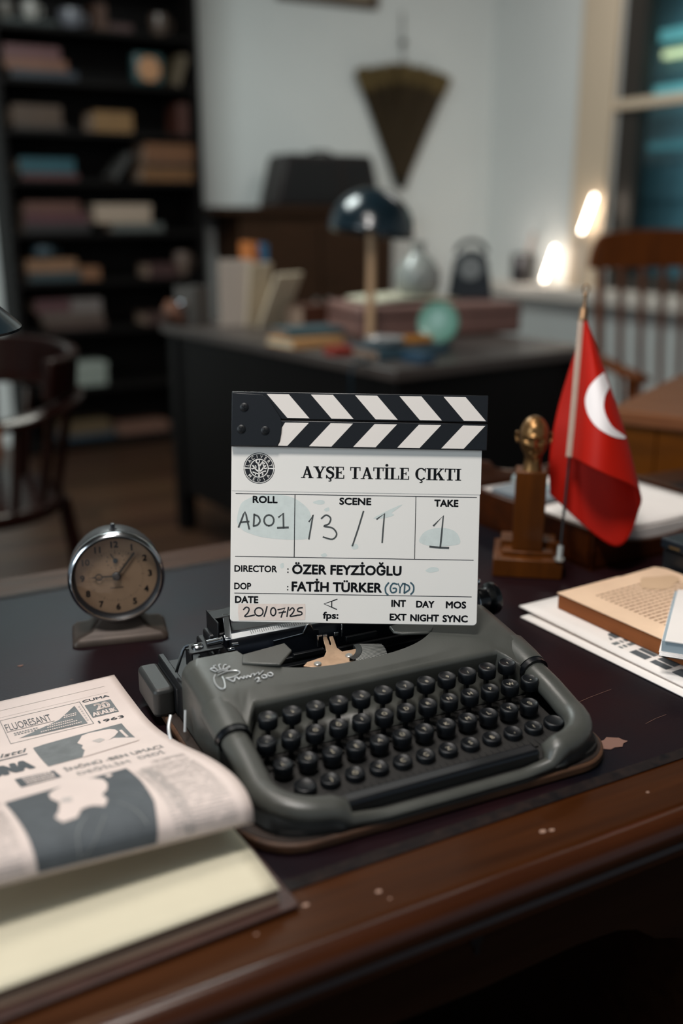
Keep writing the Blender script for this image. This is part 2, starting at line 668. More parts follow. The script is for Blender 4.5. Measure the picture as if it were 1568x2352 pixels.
sh = thing('window_shutter', 'dark louvred shutter outside the window with teal glow built into strips for outdoor light', 'shutter', (0, 0, 0), R(ROOM))
b = MB()
b.box(4.66, 4.70, 2.6, 5.0, 0.3, 3.0)
b.build('shutter_panel', 'night_wall', sh, smooth=0)
for z0, z1, n1, m in ((2.105, 2.165, 4.40, 'teal_glow'), (2.02, 2.055, 4.37, 'warm_glow'), (1.825, 1.875, 4.41, 'teal_glow'), (1.535, 1.575, 4.42, 'teal_faint')):
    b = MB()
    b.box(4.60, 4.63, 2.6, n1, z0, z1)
    b.build('glowing_louver', m, sh, smooth=0)  # strips emit in place of outdoor light falling on the slats
b = MB()
for k in range(10):
    z = 0.6 + k * 0.22
    b.box(4.635, 4.655, 2.6, 4.9, z, z + 0.12)
b.build('dark_louver', 'night_wall', sh, smooth=0)

# ================================================================ foreground desk
desk = thing('writing_desk', 'large polished brown desk with burgundy leather writing surface', 'desk', (0, 0, 0), R(DESK))
E0, E1, N0, N1 = -0.36, 1.46, 0.486, 1.285
b = MB()
b.prism(rrect(E0, E1, N0, N1, 0.012, 4), TOP - 0.026, TOP)
b.build('desk_top', 'desk_wood', desk, bevel=0.006, seg=3)
b = MB()
b.prism(rrect(E0 + 0.08, E1 - 0.08, 0.548, 1.205, 0.004, 3), TOP - 0.002, TOP + 0.0008)
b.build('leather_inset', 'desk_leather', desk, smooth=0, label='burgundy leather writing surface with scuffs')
b = MB()
o_, i_ = rrect(E0 + 0.072, E1 - 0.072, 0.540, 1.213, 0.004, 3), rrect(E0 + 0.084, E1 - 0.084, 0.552, 1.201, 0.004, 3)
n = len(o_)
b.add([(p[0], p[1], TOP + 0.0011) for p in o_] + [(p[0], p[1], TOP + 0.0014) for p in i_],
      [(i, (i + 1) % n, n + (i + 1) % n, n + i) for i in range(n)])
b.build('leather_border', 'leather_edge', desk, smooth=0, label='worn dark tooled border of the leather')
b = MB()
path = [(E0, 0.484, TOP - 0.013), (E1, 0.484, TOP - 0.013)]
b.tube(path, 0.0135, 16)
b.tube([(E0, 0.489, TOP - 0.036), (E1, 0.489, TOP - 0.036)], 0.010, 12)
b.build('edge_moulding', 'desk_edge', desk)
b = MB()
T = Matrix(((1, 0, 0, 0), (0, 0, 1, 0), (0, 1, 0, 0), (0, 0, 0, 1)))
ap = [(E0 + 0.02, TOP - 0.03), (E1 - 0.02, TOP - 0.03), (E1 - 0.02, 0.08), (0.66, 0.08), (0.65, 0.52), (0.63, 0.585), (0.593, 0.605), (0.568, 0.614), (0.545, 0.632), (0.522, 0.640), (0.48, 0.643),
      (0.38, 0.640), (0.28, 0.643), (0.24, 0.640), (0.215, 0.632), (0.192, 0.614), (0.167, 0.605), (0.13, 0.585), (0.11, 0.52), (0.10, 0.08), (E0 + 0.02, 0.08)]
b.prism(ap, 0.497, 0.520, T=T)
b.build('apron', 'desk_wood_dark', desk, bevel=0.003)
b = MB()
b.lathe([(0.0, -0.001), (0.0055, -0.001), (0.0055, 0.0005), (0.004, 0.001), (0, 0.001)], 16, T=Matrix.Translation((0.378, 0.496, 0.690)) @ Matrix.Rotation(R(90), 4, 'X'))
b.box(0.376, 0.380, 0.4948, 0.4955, 0.678, 0.690)
b.build('keyhole', 'black_metal', desk)
for e0, e1 in ((E0 + 0.02, 0.10), (0.66, E1 - 0.02)):
    b = MB()
    b.box(e0, e1, 0.521, 1.25, 0.0, TOP - 0.027)
    b.build('pedestal', 'desk_wood_dark', desk, bevel=0.003)
b = MB()
b.box(0.10, 0.66, 1.22, 1.245, 0.1, TOP - 0.027)
b.build('back_panel', 'desk_wood_dark', desk)
# shape of a torn leather patch by the typewriter's right corner
b = MB()
random.seed(3)
poly = [(0.588 + 0.014 * (1 + 0.25 * random.uniform(-1, 1)) * math.cos(a / 14 * 6.283), 0.588 + 0.009 * (1 + 0.25 * random.uniform(-1, 1)) * math.sin(a / 14 * 6.283)) for a in range(14)]
put_poly(b, poly, lambda x, y: (x, y, TOP + 0.0013))
for x0, y0, x1, y1, w in ((0.60, 0.66, 0.66, 0.668, 0.00035), (0.56, 0.70, 0.60, 0.716, 0.0003), (0.64, 0.60, 0.67, 0.604, 0.0003), (0.53, 0.735, 0.56, 0.748, 0.0004), (0.585, 0.68, 0.60, 0.672, 0.0005)):
    put_ribbon(b, [(x0, y0), ((x0 + x1) / 2, (y0 + y1) / 2 + 0.001), (x1, y1)], w, lambda x, y: (x, y, TOP + 0.0013))
for x, y, r in ((0.105, 0.98, 0.004), (0.15, 1.0, 0.003), (0.12, 1.05, 0.0025), (0.27, 1.12, 0.003)):
    put_poly(b, [(x + r * math.cos(a) * (1 + 0.3 * math.sin(3 * a)), y + r * 0.7 * math.sin(a)) for a in (k * 0.524 for k in range(12))], lambda x, y: (x, y, TOP + 0.0013))
b.build('leather_scuff', mat('scuff', (118, 86, 74), 0.8), desk, smooth=0, label='pale torn spots in the leather')
random.seed(11)
for k in range(9):
    b = MB()
    x, y, r = random.uniform(0.2, 0.75), random.uniform(0.492, 0.53), random.uniform(0.0008, 0.0022)
    put_poly(b, [(x + r * 1.5 * math.cos(a), y + r * math.sin(a)) for a in (q * 0.785 for q in range(8))], lambda x, y: (x, y, TOP + 0.0003))
    b.build('paint_chip', M_('chip', (150, 120, 104), 0.7), desk, smooth=0)

# ================================================================ film slate
KS = 0.2354 / 1411.0      # metres per layout unit (board is 1411 units wide)
sl = thing('film_slate', 'white film clapperboard with black striped sticks propped on the typewriter', 'clapperboard', (-0.1071, 0.8805, 0.8325))
sl.rotation_euler = (Matrix.Rotation(R(-13.5), 4, 'X') @ Matrix.Rotation(R(0.95), 4, 'Y')).to_euler()


def SV(X, Y, d=0.0):
    return ((X - 68) * KS, -d, (1374 - Y) * KS)


def SF(d):
    return lambda X, Y: SV(X, -Y, d)     # y is passed negative so that letters stand upright


b = MB()
T = Matrix(((1, 0, 0, 0), (0, 0, 1, 0), (0, 1, 0, 0), (0, 0, 0, 1)))
b.prism([((p[0] - 68) * KS, (1374 - p[1]) * KS) for p in rrect(70, 1486, 300, 1374, [22, 22, 22, 22], 6)], 0.0, 0.0042, T=T)
b.build('board', 'slate_white', sl, bevel=0.0006, label='white acrylic board')
b = MB()
b.prism([((p[0] - 68) * KS, (1374 - p[1]) * KS) for p in rrect(72, 1489, 366, 622, 6, 2)], -0.0004, 0.0, T=T)
b.build('title_panel', 'slate_white', sl, smooth=0)


def stick(name, y0, y1, first_top, first_bot, wt, clip=None):
    b = MB()
    b.box(0.0005, (1514 - 68) * KS, -0.0055, 0.0075, (1374 - y1) * KS, (1374 - y0) * KS)
    o = b.build(name, 'stick_black', sl, bevel=0.0007)
    s = MB()
    for k in range(5):
        t0, b0 = first_top + 248.5 * k, first_bot + 248.5 * k
        poly = [(t0, -(y0 + 11)), (t0 + wt, -(y0 + 11)), (b0 + wt, -(y1 - 8)), (b0, -(y1 - 8))]
        if clip and k == 0:
            poly = [(374, -(y0 + 11)), (t0 + wt, -(y0 + 11)), (b0 + wt, -(y1 - 8)), (333, -(y1 - 8)), (346, -(y1 - 30)), (353, -(y1 - 75)), (356, -(y0 + 40))]
        put_poly(s, poly, SF(0.0057))
    s.build('white_stripe', 'stick_white', o, smooth=0)
    return o


stick('upper_stick', 62, 214, 268, 386, 124)
stick('lower_stick', 221, 371, 381, 262, 126, True)
b = MB()
hp = [(74, 70), (245, 78), (285, 110), (348, 205), (356, 240), (353, 290), (346, 330), (330, 366), (72, 368)]
b.prism([((p[0] - 68) * KS, (1374 - p[1]) * KS) for p in hp], -0.0068, -0.0055, T=T)
hg = b.build('hinge_plate', 'stick_black', sl, bevel=0.0004)
for x, y in ((143, 150), (128, 273), (262, 279)):
    b = MB()
    M0 = Matrix.Translation(SV(x, y, 0.0068)) @ Matrix.Rotation(R(90), 4, 'X')
    b.lathe([(0, 0), (24 * KS, 0), (24 * KS, 0.0007), (18 * KS, 0.0013), (0, 0.0015)], 20, T=M0)
    b.X = M0 @ Matrix.Rotation(R(20 + x), 4, 'Z')
    b.box(-0.0024, 0.0024, -0.0004, 0.0004, 0.0013, 0.00165).box(-0.0004, 0.0004, -0.0024, 0.0024, 0.0013, 0.00165)
    b.build('screw', 'black_metal', hg)

# printed lines and lettering
pr = MB()
F_ = SF(0.00012)
for x0, y0, x1, y1 in ((96, 636, 1468, 640), (96, 995, 1458, 999), (94, 1206, 1452, 1210), (431, 640, 436, 996), (1119, 640, 1123, 998)):
    put_rect(pr, x0, x1, -y1, -y0, F_)
for s, x0, x1, base, cap, bd in (('ROLL', 193, 335, 688, 37, .05), ('SCENE', 686, 868, 690, 37, .05), ('TAKE', 1226, 1364, 692, 37, .05),
                                 ('DIRECTOR', 93, 337, 1084, 36, .036), (':', 395, 403, 1086, 36, .03), ('ÖZER FEYZİOĞLU', 422, 1048, 1091, 52, .045),
                                 ('DOP', 93, 190, 1185, 36, .036), (':', 395, 403, 1187, 36, .03), ('FATİH TÜRKER', 421, 938, 1190, 52, .045),
                                 ('DATE', 98, 232, 1263, 37, .05), ('fps:', 602, 692, 1346, 37, .05),
                                 ('INT', 993, 1077, 1271, 37, .05), ('DAY', 1135, 1240, 1273, 37, .05), ('MOS', 1305, 1422, 1274, 37, .05),
                                 ('EXT', 985, 1082, 1350, 37, .05), ('NIGHT', 1103, 1268, 1352, 37, .05), ('SYNC', 1288, 1433, 1354, 37, .05)):
    put_text(pr, s, x0, -base, cap, x1 - x0, bd, F_)
pr.build('printed_lettering', 'slate_print', sl, smooth=0, label='black printed field names and grid lines')

# serif title, letters drawn as strokes with slab serifs; unit = cap height
def q4(x0, x1, y0, y1, dx0=0.0):
    return [(x0, y0), (x1, y0), (x1 + dx0, y1), (x0 + dx0, y1)]


def arcband(cx, cy, rx, ry, a0, a1, t0, t1, n=14):
    """crescent-like stroke: band between an ellipse and a thinner inner one; t goes thin-thick-thin"""
    out, inn = [], []
    for i in range(n + 1):
        a = R(a0 + (a1 - a0) * i / n)
        w = t0 + (t1 - t0) * abs(math.cos(a)) ** 1.2
        out.append((cx + rx * math.cos(a), cy + ry * math.sin(a)))
        inn.append((cx + (rx - w) * math.cos(a), cy + (ry - min(w, 0.09)) * math.sin(a)))
    return [[out[i], out[i + 1], inn[i + 1], inn[i]] for i in range(n)]


SE = 0.055
GL = {
    'A': (0.98, [[(0.14, 0), (0.215, 0), (0.50, 0.86), (0.46, 1.0), (0.455, 1.0)], [(0.40, 1.0), (0.56, 1.0), (0.90, 0), (0.69, 0)], q4(0.25, 0.72, 0.29, 0.355), q4(0.0, 0.33, 0, SE), q4(0.60, 1.0, 0, SE)]),
    'Y': (0.98, [[(0.10, 1), (0.32, 1), (0.58, 0.46), (0.42, 0.40)], [(0.80, 1), (0.88, 1), (0.60, 0.42), (0.52, 0.42)], q4(0.41, 0.60, 0, 0.47), q4(0.0, 0.42, 1 - SE, 1), q4(0.66, 1.0, 1 - SE, 1), q4(0.29, 0.72, 0, SE)]),
    'E': (0.80, [q4(0.11, 0.30, 0, 1), q4(0.0, 0.72, 1 - SE, 1), q4(0.0, 0.76, 0, SE), q4(0.28, 0.52, 0.48, 0.54), q4(0.67, 0.72, 0.72, 1), q4(0.71, 0.76, 0, 0.30), q4(0.49, 0.54, 0.39, 0.63)]),
    'T': (0.86, [q4(0.33, 0.52, 0, 1), q4(0.02, 0.84, 1 - SE - .01, 1), q4(0.02, 0.07, 0.70, 1), q4(0.79, 0.84, 0.70, 1), q4(0.20, 0.66, 0, SE)]),
    'I': (0.46, [q4(0.13, 0.32, 0, 1), q4(0.0, 0.45, 0, SE), q4(0.0, 0.45, 1 - SE, 1)]),
    'L': (0.78, [q4(0.11, 0.30, 0, 1), q4(0.0, 0.44, 1 - SE, 1), q4(0.0, 0.74, 0, SE), q4(0.69, 0.74, 0, 0.32)]),
    'K': (0.98, [q4(0.11, 0.30, 0, 1), q4(0.0, 0.42, 0, SE), q4(0.0, 0.42, 1 - SE, 1), [(0.28, 0.40), (0.36, 0.40), (0.82, 0.97), (0.72, 0.97)], [(0.40, 0.60), (0.52, 0.68), (0.92, 0.02), (0.68, 0.02)], q4(0.56, 1.0, 0, SE), q4(0.58, 0.94, 1 - SE, 1)]),
}
spts = catmull([(0.62, 0.80, 0), (0.50, 0.945, 0), (0.32, 0.965, 0), (0.14, 0.86, 0), (0.15, 0.67, 0), (0.36, 0.535, 0), (0.56, 0.42, 0), (0.60, 0.20, 0), (0.44, 0.04, 0), (0.24, 0.035, 0), (0.08, 0.20, 0)], 5)
sw = [0.07 + 0.13 * math.exp(-((i / len(spts) - 0.5) / 0.24) ** 2) for i in range(len(spts))]
sv, sf = ribbon(spts, sw)
S_polys = [[sv[i] for i in f] for f in sf] + [q4(0.60, 0.65, 0.70, 1.0), q4(0.04, 0.09, 0, 0.30)]
GL['S'] = (0.72, S_polys)
GL['C'] = (0.92, arcband(0.50, 0.5, 0.46, 0.52, 42, 318, 0.05, 0.20, 22) + [q4(0.82, 0.87, 0.66, 1.0), ])
ced, cf = ribbon([(0.0, 0), (0.02, -0.07), (0.10, -0.13), (0.07, -0.22), (-0.06, -0.23)], 0.075)
CED = [[ced[i] for i in f] for f in cf]
tb = MB()
title = 'AYSE TATILE CIKTI'
dots, ceds = {8}, {2, 12}
adv = []
x = 0.0
for i, ch in enumerate(title):
    adv.append(x)
    x += 0.42 if ch == ' ' else GL[ch][0] + 0.03
sc_ = 910.0 / x
FT = SF(0.00052)
for i, ch in enumerate(title):
    if ch == ' ':
        continue
    polys = [list(p) for p in GL[ch][1]]
    if i in dots:
        polys.append([(0.225 + 0.11 * math.cos(k * 0.628), 1.20 + 0.11 * math.sin(k * 0.628)) for k in range(10)])
    if i in ceds:
        polys += [[(p[0] + (0.34 if ch == 'S' else 0.50), p[1]) for p in q] for q in CED]
    for p in polys:
        for ox, oy in ((-1.1, -0.6), (1.1, -0.6), (-1.1, 0.6), (1.1, 0.6)):
            put_poly(tb, [(467 + (adv[i] + a[0]) * sc_ + ox, -543 + a[1] * 66 + oy) for a in p], FT)
tb.build('title_lettering', 'slate_print', sl, smooth=0, label='black serif title')

# round company emblem
LX, LY = 228, -492
lg = MB()
dk, lt = 0, 1


def ring(bb, r0, r1, d, a0=0, a1=360, n=64, mi=0):
    f = SF(d)
    vs, fs = [], []
    for i in range(n + 1):
        a = R(a0 + (a1 - a0) * i / n)
        vs += [f(LX + r0 * math.cos(a), LY + r0 * math.sin(a)), f(LX + r1 * math.cos(a), LY + r1 * math.sin(a))]
    fs = [(2 * i, 2 * i + 1, 2 * i + 3, 2 * i + 2) for i in range(n)]
    bb.add(vs, fs, mi)


ring(lg, 84.5, 88, 0.00052, 2, 178)
ring(lg, 84.5, 88, 0.00052, 182, 358)
ring(lg, 54, 80, 0.00052, 3, 177)
ring(lg, 54, 80, 0.00052, 183, 357)
ring(lg, 0.1, 48, 0.00052)
fl = SF(0.00064)


def arctext(s, r, a_mid, span, size, flip=False):
    n = len(s)
    for i, ch in enumerate(s):
        a = a_mid + (span * (0.5 - i / (n - 1)) if not flip else -span * (0.5 - i / (n - 1)))
        vs, fs, w = text2d(ch, 0.012)
        rot = R(a - 90) if not flip else R(a + 90)
        c, q = math.cos(rot), math.sin(rot)
        rr = r
        cx, cy = LX + rr * math.cos(R(a)), LY + rr * math.sin(R(a))
        lg.add([fl(cx + ((v[0] - w / 2) * c - (v[1] - 0.5) * q) * size, cy + ((v[0] - w / 2) * q + (v[1] - 0.5) * c) * size) for v in vs], fs, lt)


arctext('LACIVERT', 67, 90, 152, 17)
arctext('MEDIA', 67, 270, 100, 17, True)
for pts, w in (([(0, -46), (0, -20), (0, 8), (-6, 28)], 9), ([(0, 8), (10, 24), (20, 36)], 8), ([(-6, 26), (-18, 36), (-16, 42)], 7), ([(-4, 24), (2, 40), (0, 44)], 5), ([(12, 26), (26, 30), (30, 26)], 6),
               ([(0, -20), (-18, -8), (-28, 4), (-36, 14)], 8), ([(-26, 2), (-38, -4), (-42, -2)], 6), ([(-20, -6), (-18, 8), (-22, 14)], 6), ([(0, -32), (-12, -30), (-24, -26), (-34, -22)], 7), ([(-22, -26), (-20, -36)], 6),
               ([(0, -20), (16, -8), (24, 4), (36, 14)], 8), ([(24, 4), (26, 16), (22, 20)], 6), ([(26, 2), (38, -2), (42, 2)], 6), ([(0, -32), (12, -26), (26, -18), (36, -16)], 7), ([(18, -24), (22, -34), (18, -38)], 6)):
    put_ribbon(lg, [(LX + p[0], LY + p[1]) for p in pts], w, fl, lt, 3)
lg.build('company_emblem', ['slate_print', 'slate_white'], sl, smooth=0, label='round dark emblem with a white tree')

# marker smears, handwriting, tape
FS = SF(0.00007)
for poly in ([(125, 700), (165, 668), (215, 648), (300, 640), (380, 645), (440, 665), (500, 710), (526, 760), (524, 860), (505, 890), (420, 897), (330, 893), (250, 885), (180, 865), (130, 840), (105, 790)],
             [(1148, 900), (1152, 868), (1180, 836), (1230, 818), (1290, 815), (1345, 832), (1372, 865), (1374, 905), (1300, 918), (1220, 922)],
             [(880, 768), (960, 722), (1045, 684), (1010, 715), (985, 735), (1000, 745), (955, 762)], [(535, 680), (570, 668), (600, 672), (598, 690), (560, 692)], [(755, 920), (790, 915), (798, 938), (770, 945)],
             [(1185, 1060), (1220, 1040), (1255, 1045), (1258, 1062), (1210, 1072)], [(355, 1040), (372, 1030), (375, 1055), (360, 1062)], [(600, 720), (625, 708), (630, 724), (612, 732)], [(585, 980), (610, 970), (622, 985), (600, 994)]):
    pp = catmull([(p[0], -p[1], 0) for p in poly], 3, True)
    sm = MB()
    put_poly(sm, [(p[0], p[1]) for p in pp], FS)
    sm.build('marker_smear', 'marker_smear', sl, smooth=0, label='pale teal smear of wiped marker')
hws = {}
FH = SF(0.0002)


def ell(cx, cy, rx, ry, n=14, a0=90):
    return [(cx + rx * math.cos(R(a0 + 360 * i / n)), cy + ry * math.sin(R(a0 + 360 * i / n))) for i in range(n + 1)]


for pts, w, s in (([(115, 828), (132, 785), (150, 742), (163, 788), (175, 838)], 8, 2), ([(126, 802), (172, 797)], 8, 0), ([(203, 755), (200, 820)], 8, 0), ([(202, 757), (225, 766), (236, 792), (222, 815), (200, 822)], 8, 3),
                  (ell(287, 788, 28, 31), 8, 0), ([(343, 768), (368, 745), (371, 830)], 8, 0), ([(338, 830), (396, 827)], 9, 0),
                  ([(516, 790), (538, 752), (527, 820), (516, 890)], 7, 0), ([(586, 772), (612, 752), (638, 770), (628, 802), (600, 816), (650, 826), (674, 860), (650, 890), (598, 878)], 7, 4),
                  ([(824, 728), (795, 830), (765, 925)], 7, 0), ([(902, 770), (944, 738), (938, 830), (934, 903)], 7, 0), ([(1226, 802), (1279, 745), (1272, 850), (1266, 925)], 8, 0), ([(1208, 923), (1266, 928), (1312, 929)], 9, 0)):
    mx_ = max(p[0] for p in pts)
    put_ribbon(hws.setdefault('roll_handwriting' if mx_ < 430 else 'scene_handwriting' if mx_ < 1100 else 'take_handwriting', MB()), [(p[0], -p[1]) for p in pts], w * 1.25, FH, 0, s)
for pts, w, s in (([(975, 1135), (958, 1160), (960, 1190), (972, 1203)], 9, 3), ([(1022, 1142), (1000, 1138), (985, 1165), (995, 1190), (1018, 1184), (1018, 1166), (1002, 1166)], 9, 3), ([(1030, 1140), (1042, 1162), (1056, 1138)], 9, 0), ([(1042, 1160), (1040, 1190)], 9, 0),
                  ([(1068, 1138), (1066, 1190)], 9, 0), ([(1062, 1138), (1090, 1150), (1094, 1172), (1066, 1192)], 9, 3), ([(1102, 1132), (1118, 1150), (1118, 1180), (1104, 1198)], 9, 3)):
    put_ribbon(hws.setdefault('initials_handwriting', MB()), [(p[0], -p[1]) for p in pts], w, FH, 1, s)
for pts, w in (([(682, 1234), (608, 1262), (680, 1292)], 6), ([(652, 1247), (652, 1281)], 6)):
    put_ribbon(hws.setdefault('camera_letter', MB()), [(p[0], -p[1]) for p in pts], w, FH, 2)
for k_, h_ in hws.items():
    h_.build(k_, ['marker_grey', 'marker_teal', 'slate_print'], sl, smooth=0)
b = MB()
put_poly(b, [(118, -1270), (240, -1268), (380, -1266), (500, -1264), (503, -1310), (500, -1356), (380, -1362), (240, -1364), (122, -1366), (116, -1320)], SF(0.00017))
tp = b.build('tape_strip', 'tape_pink', sl, smooth=0, label='pinkish tape strip with the handwritten date')
b = MB()
for pts, s in (([(148, 1302), (164, 1288), (180, 1298), (172, 1322), (154, 1342), (182, 1340), (210, 1333)], 3), (ell(236, -0 + 1314, 24, 24), 0), ([(282, 1284), (276, 1310), (266, 1340)], 0), (ell(318, 1312, 15, 23), 0),
               ([(345, 1300), (386, 1290), (372, 1315), (364, 1342)], 0), ([(352, 1318), (388, 1312)], 0), ([(405, 1286), (400, 1312), (397, 1338)], 0), ([(412, 1302), (427, 1288), (438, 1300), (428, 1320), (414, 1338), (450, 1332)], 3),
               ([(484, 1286), (462, 1290), (458, 1306), (480, 1312), (480, 1326), (456, 1330)], 3)):
    put_ribbon(b, [(p[0], -p[1]) for p in pts], 8.0, SF(0.00026), 0, s)
b.build('date_handwriting', 'slate_print', tp, smooth=0)

# ================================================================ typewriter (local: a across, b back, h up)
tw = thing('typewriter', 'grey portable typewriter with black round keys under the clapperboard', 'typewriter', (-0.0556, 0.624, TOP + 0.0015), R(25.5))
WID = 0.3275
b = MB()
b.prism(rrect(-0.010, 0.3315, -0.0045, 0.298, [0.02, 0.02, 0.050, 0.045], 10), 0.0, 0.0085)
b.build('base_board', 'base_board', tw, bevel=0.002, label='worn brown edged base board')
b = MB()
b.prism(rrect(-0.007, 0.3290, -0.0020, 0.295, [0.018, 0.018, 0.048, 0.043], 10), 0.0085, 0.0092)
b.build('board_lining', 'board_top', tw, smooth=0, label='dark lining on top of the base board')
b = MB()
b.prism(rrect(0.006, WID - 0.004, 0.002, 0.285, [0.02, 0.02, 0.035, 0.035], 8), 0.0085, 0.014)
b.build('bottom_pan', 'dark_well', tw)

# --- tube frame around the keyboard
HX = 0.0148


def frame_path():
    L = [(HX, 0.135, 0.047), (HX, 0.112, 0.0435), (HX, 0.08, 0.037)]
    c = 0.042
    for k in range(9):
        a = R(90 * k / 8)
        L.append((HX + c * (1 - math.cos(a)), 0.046 - c * math.sin(a) + 0.006, 0.0285 - 0.0055 * k / 8))
    L += [(0.064, 0.0075, 0.0215), (0.071, 0.0035, 0.0130), (0.10, 0.0012, 0.0102), (0.16, 0.001, 0.0100)]
    R_ = [(WID - p[0], p[1], p[2]) for p in reversed(L[:-1])]
    return L + R_


FP = frame_path()
b = MB()
rad = []
for p in FP:
    mid = 0.068 < p[0] < WID - 0.068
    rad.append(0.0066 if mid else 0.0120)
b.tube(FP, rad, 16, up=(0, 0, 1), ell=(0.85, 1.0))
b.build('frame_rail', 'grey_enamel', tw, smooth=60, label='grey tubular rail around the keyboard')
# outer skirt from the rail down to the base board
b = MB()
vs = []
cx, cy = WID / 2, 0.13
NP_ = len(FP)
for i, p in enumerate(FP):
    t = (Vector(FP[min(i + 1, NP_ - 1)]) - Vector(FP[max(i - 1, 0)])).normalized()
    o = Vector((t.y, -t.x, 0)).normalized()          # outward (path runs left side forward, then right)
    if o.y > 0 and abs(o.y) > abs(o.x):
        o = -o
    if abs(o.x) > abs(o.y):
        o = Vector((-1, 0, 0)) * (1 if p[0] < cx else -1) + Vector((0, o.y, 0))
    r = rad[i]
    vs.append((p[0] + o.x * r * 0.8, p[1] + o.y * r * 0.8, p[2] - 0.003))
    vs.append((p[0] + o.x * (r * 0.95 + 0.002), p[1] + o.y * (r * 0.95 + 0.001), 0.013))
    vs.append((p[0] + o.x * r * 0.8, p[1] + o.y * r * 0.8, 0.0086))
fs = []
for i in range(NP_ - 1):
    for k in (0, 1):
        fs.append((3 * i + k, 3 * i + 3 + k, 3 * i + 4 + k, 3 * i + 1 + k))
b.add(vs, fs)
b.build('frame_skirt', 'grey_enamel_dark', tw, smooth=60)

# --- main shell: lofted across, with a half-moon cut-out over the type basket
CC, CA, CB = 0.155, 0.100, 0.052      # cut-out centre (a), half width, depth
BR = 0.205                            # rear edge of the deck


def rear(a):
    q = (a - CC) / CA
    if abs(q) >= 1:
        return BR
    return BR - CB * (1 - abs(q) ** 2.6) ** 0.5


def deck_h(bb):
    t = (bb - 0.128) / (BR - 0.128)
    return 0.0605 + 0.0125 * max(0, min(1, t)) ** 0.75


A0, A1 = 0.001, WID - 0.001
RS = 0.016
stations = []      # (a, drop, ceiling flag)
stations.append((A0, 0.999))
for k in range(7):
    th = R(90 * k / 6)
    stations.append((A0 + RS * (1 - math.cos(th)), RS * (1 - math.sin(th))))
for k in range(1, 48):
    stations.append((A0 + RS + (A1 - A0 - 2 * RS) * k / 48, 0.0))
for k in range(7):
    th = R(90 * (6 - k) / 6)
    stations.append((A1 - RS * (1 - math.cos(th)), RS * (1 - math.sin(th))))
stations.append((A1, 0.999))
b = MB()
rows = []
for a, dr in stations:
    rb = rear(a)
    # the shoulders at both ends reach forward over the tube joints
    e = min(a - A0, A1 - a)
    f = 1 - max(0, min(1, (e - 0.030) / 0.008))
    f = f * f * (3 - 2 * f)
    bf = 0.128 - 0.020 * f                # front edge
    prof = []
    z_low = 0.036 - 0.012 * f
    prof.append((bf + 0.004 * (1 - f), z_low))
    hf = deck_h(0.128) - 0.0085 * f
    for k in range(6):
        th = R(90 * k / 5)
        prof.append((bf + 0.006 * (1 - math.cos(th)), hf - 0.006 * (1 - math.sin(th)) if True else 0))
    for k in range(1, 9):
        t = k / 8
        bb = bf + 0.006 + (rb - bf - 0.006) * t
        hh = deck_h(bb)
        if f > 0:
            tt = max(0, min(1, (bb - bf) / 0.03))
            hh = hh - 0.0085 * f * (1 - tt * tt * (3 - 2 * tt)) if bb < bf + 0.03 else hh
        prof.append((bb, hh))
    prof.append((rb + 0.0012, prof[-1][1] - 0.0012))
    prof.append((rb + 0.0005, prof[-1][1] - 0.010))
    if dr > 0.9:
        row = [(a, q[0], 0.012) for q in prof]
    else:
        row = [(a, q[0], max(0.012, q[1] - dr)) for q in prof]
    rows.append(row)
n = len(rows[0])
vs = [p for r_ in rows for p in r_]
fs = [(i * n + j, (i + 1) * n + j, (i + 1) * n + j + 1, i * n + j + 1) for i in range(len(rows) - 1) for j in range(n - 1)]
b.add(vs, fs)
shell = b.build('body_shell', 'grey_enamel', tw, smooth=50, label='grey enamel cover with a half-moon opening')
# sides behind the deck
for a0, a1, nm in ((-0.0195, 0.001, 'l'), (WID + 0.004, WID + 0.014, 'r')):
    b = MB()
    b.prism(rrect(a0, a1, 0.228, 0.290, 0.006, 5), 0.0085, 0.037)
    b.build('side_housing', 'grey_enamel_dark', tw, bevel=0.004, seg=3)
b = MB()
b.box(0.0, WID, 0.222, 0.285, 0.012, 0.038).box(0.001, 0.007, 0.205, 0.286, 0.012, 0.046).box(WID - 0.004, WID + 0.005, 0.20, 0.286, 0.012, 0.046)
b.box(0.006, WID - 0.006, 0.135, 0.225, 0.014, 0.030)
b.build('inner_chassis', 'black_metal', tw, bevel=0.001)
for a in (HX, WID - HX):
    b = MB()
    b.tube([(a, 0.104, 0.0425), (a, 0.112, 0.0440)], 0.0146, 18, up=(0, 0, 1), ell=(0.88, 1.0))
    b.build('rail_collar', 'black_plastic', tw)
    b = MB()
    b.tube([(a, 0.110, 0.0436), (a, 0.122, 0.0462), (a, 0.145, 0.050)], [0.0155, 0.0162, 0.0165], 18, up=(0, 0, 1), ell=(0.88, 1.0))
    b.build('rail_sleeve', 'grey_enamel', tw)
# key well plates
b = MB()
b.add([(0.026, 0.133, 0.0395), (WID - 0.026, 0.133, 0.0395), (WID - 0.026, 0.098, 0.0250), (0.026, 0.098, 0.0250)], [(0, 1, 2, 3)])
b.build('well_plate', 'grey_enamel', tw, solid=0.0015)
b = MB()
b.add([(0.026, 0.098, 0.0245), (WID - 0.026, 0.098, 0.0245), (WID - 0.03, 0.012, 0.0145), (0.03, 0.012, 0.0145)], [(0, 1, 2, 3)])
for k in range(40):
    a = 0.034 + k * 0.0064
    for bb, h in ((0.084, 0.0235), (0.032, 0.0165)):
        b.box(a, a + 0.0035, bb - 0.006, bb + 0.006, h - 0.002, h + 0.0012)
b.build('key_well', 'dark_well', tw, smooth=0)

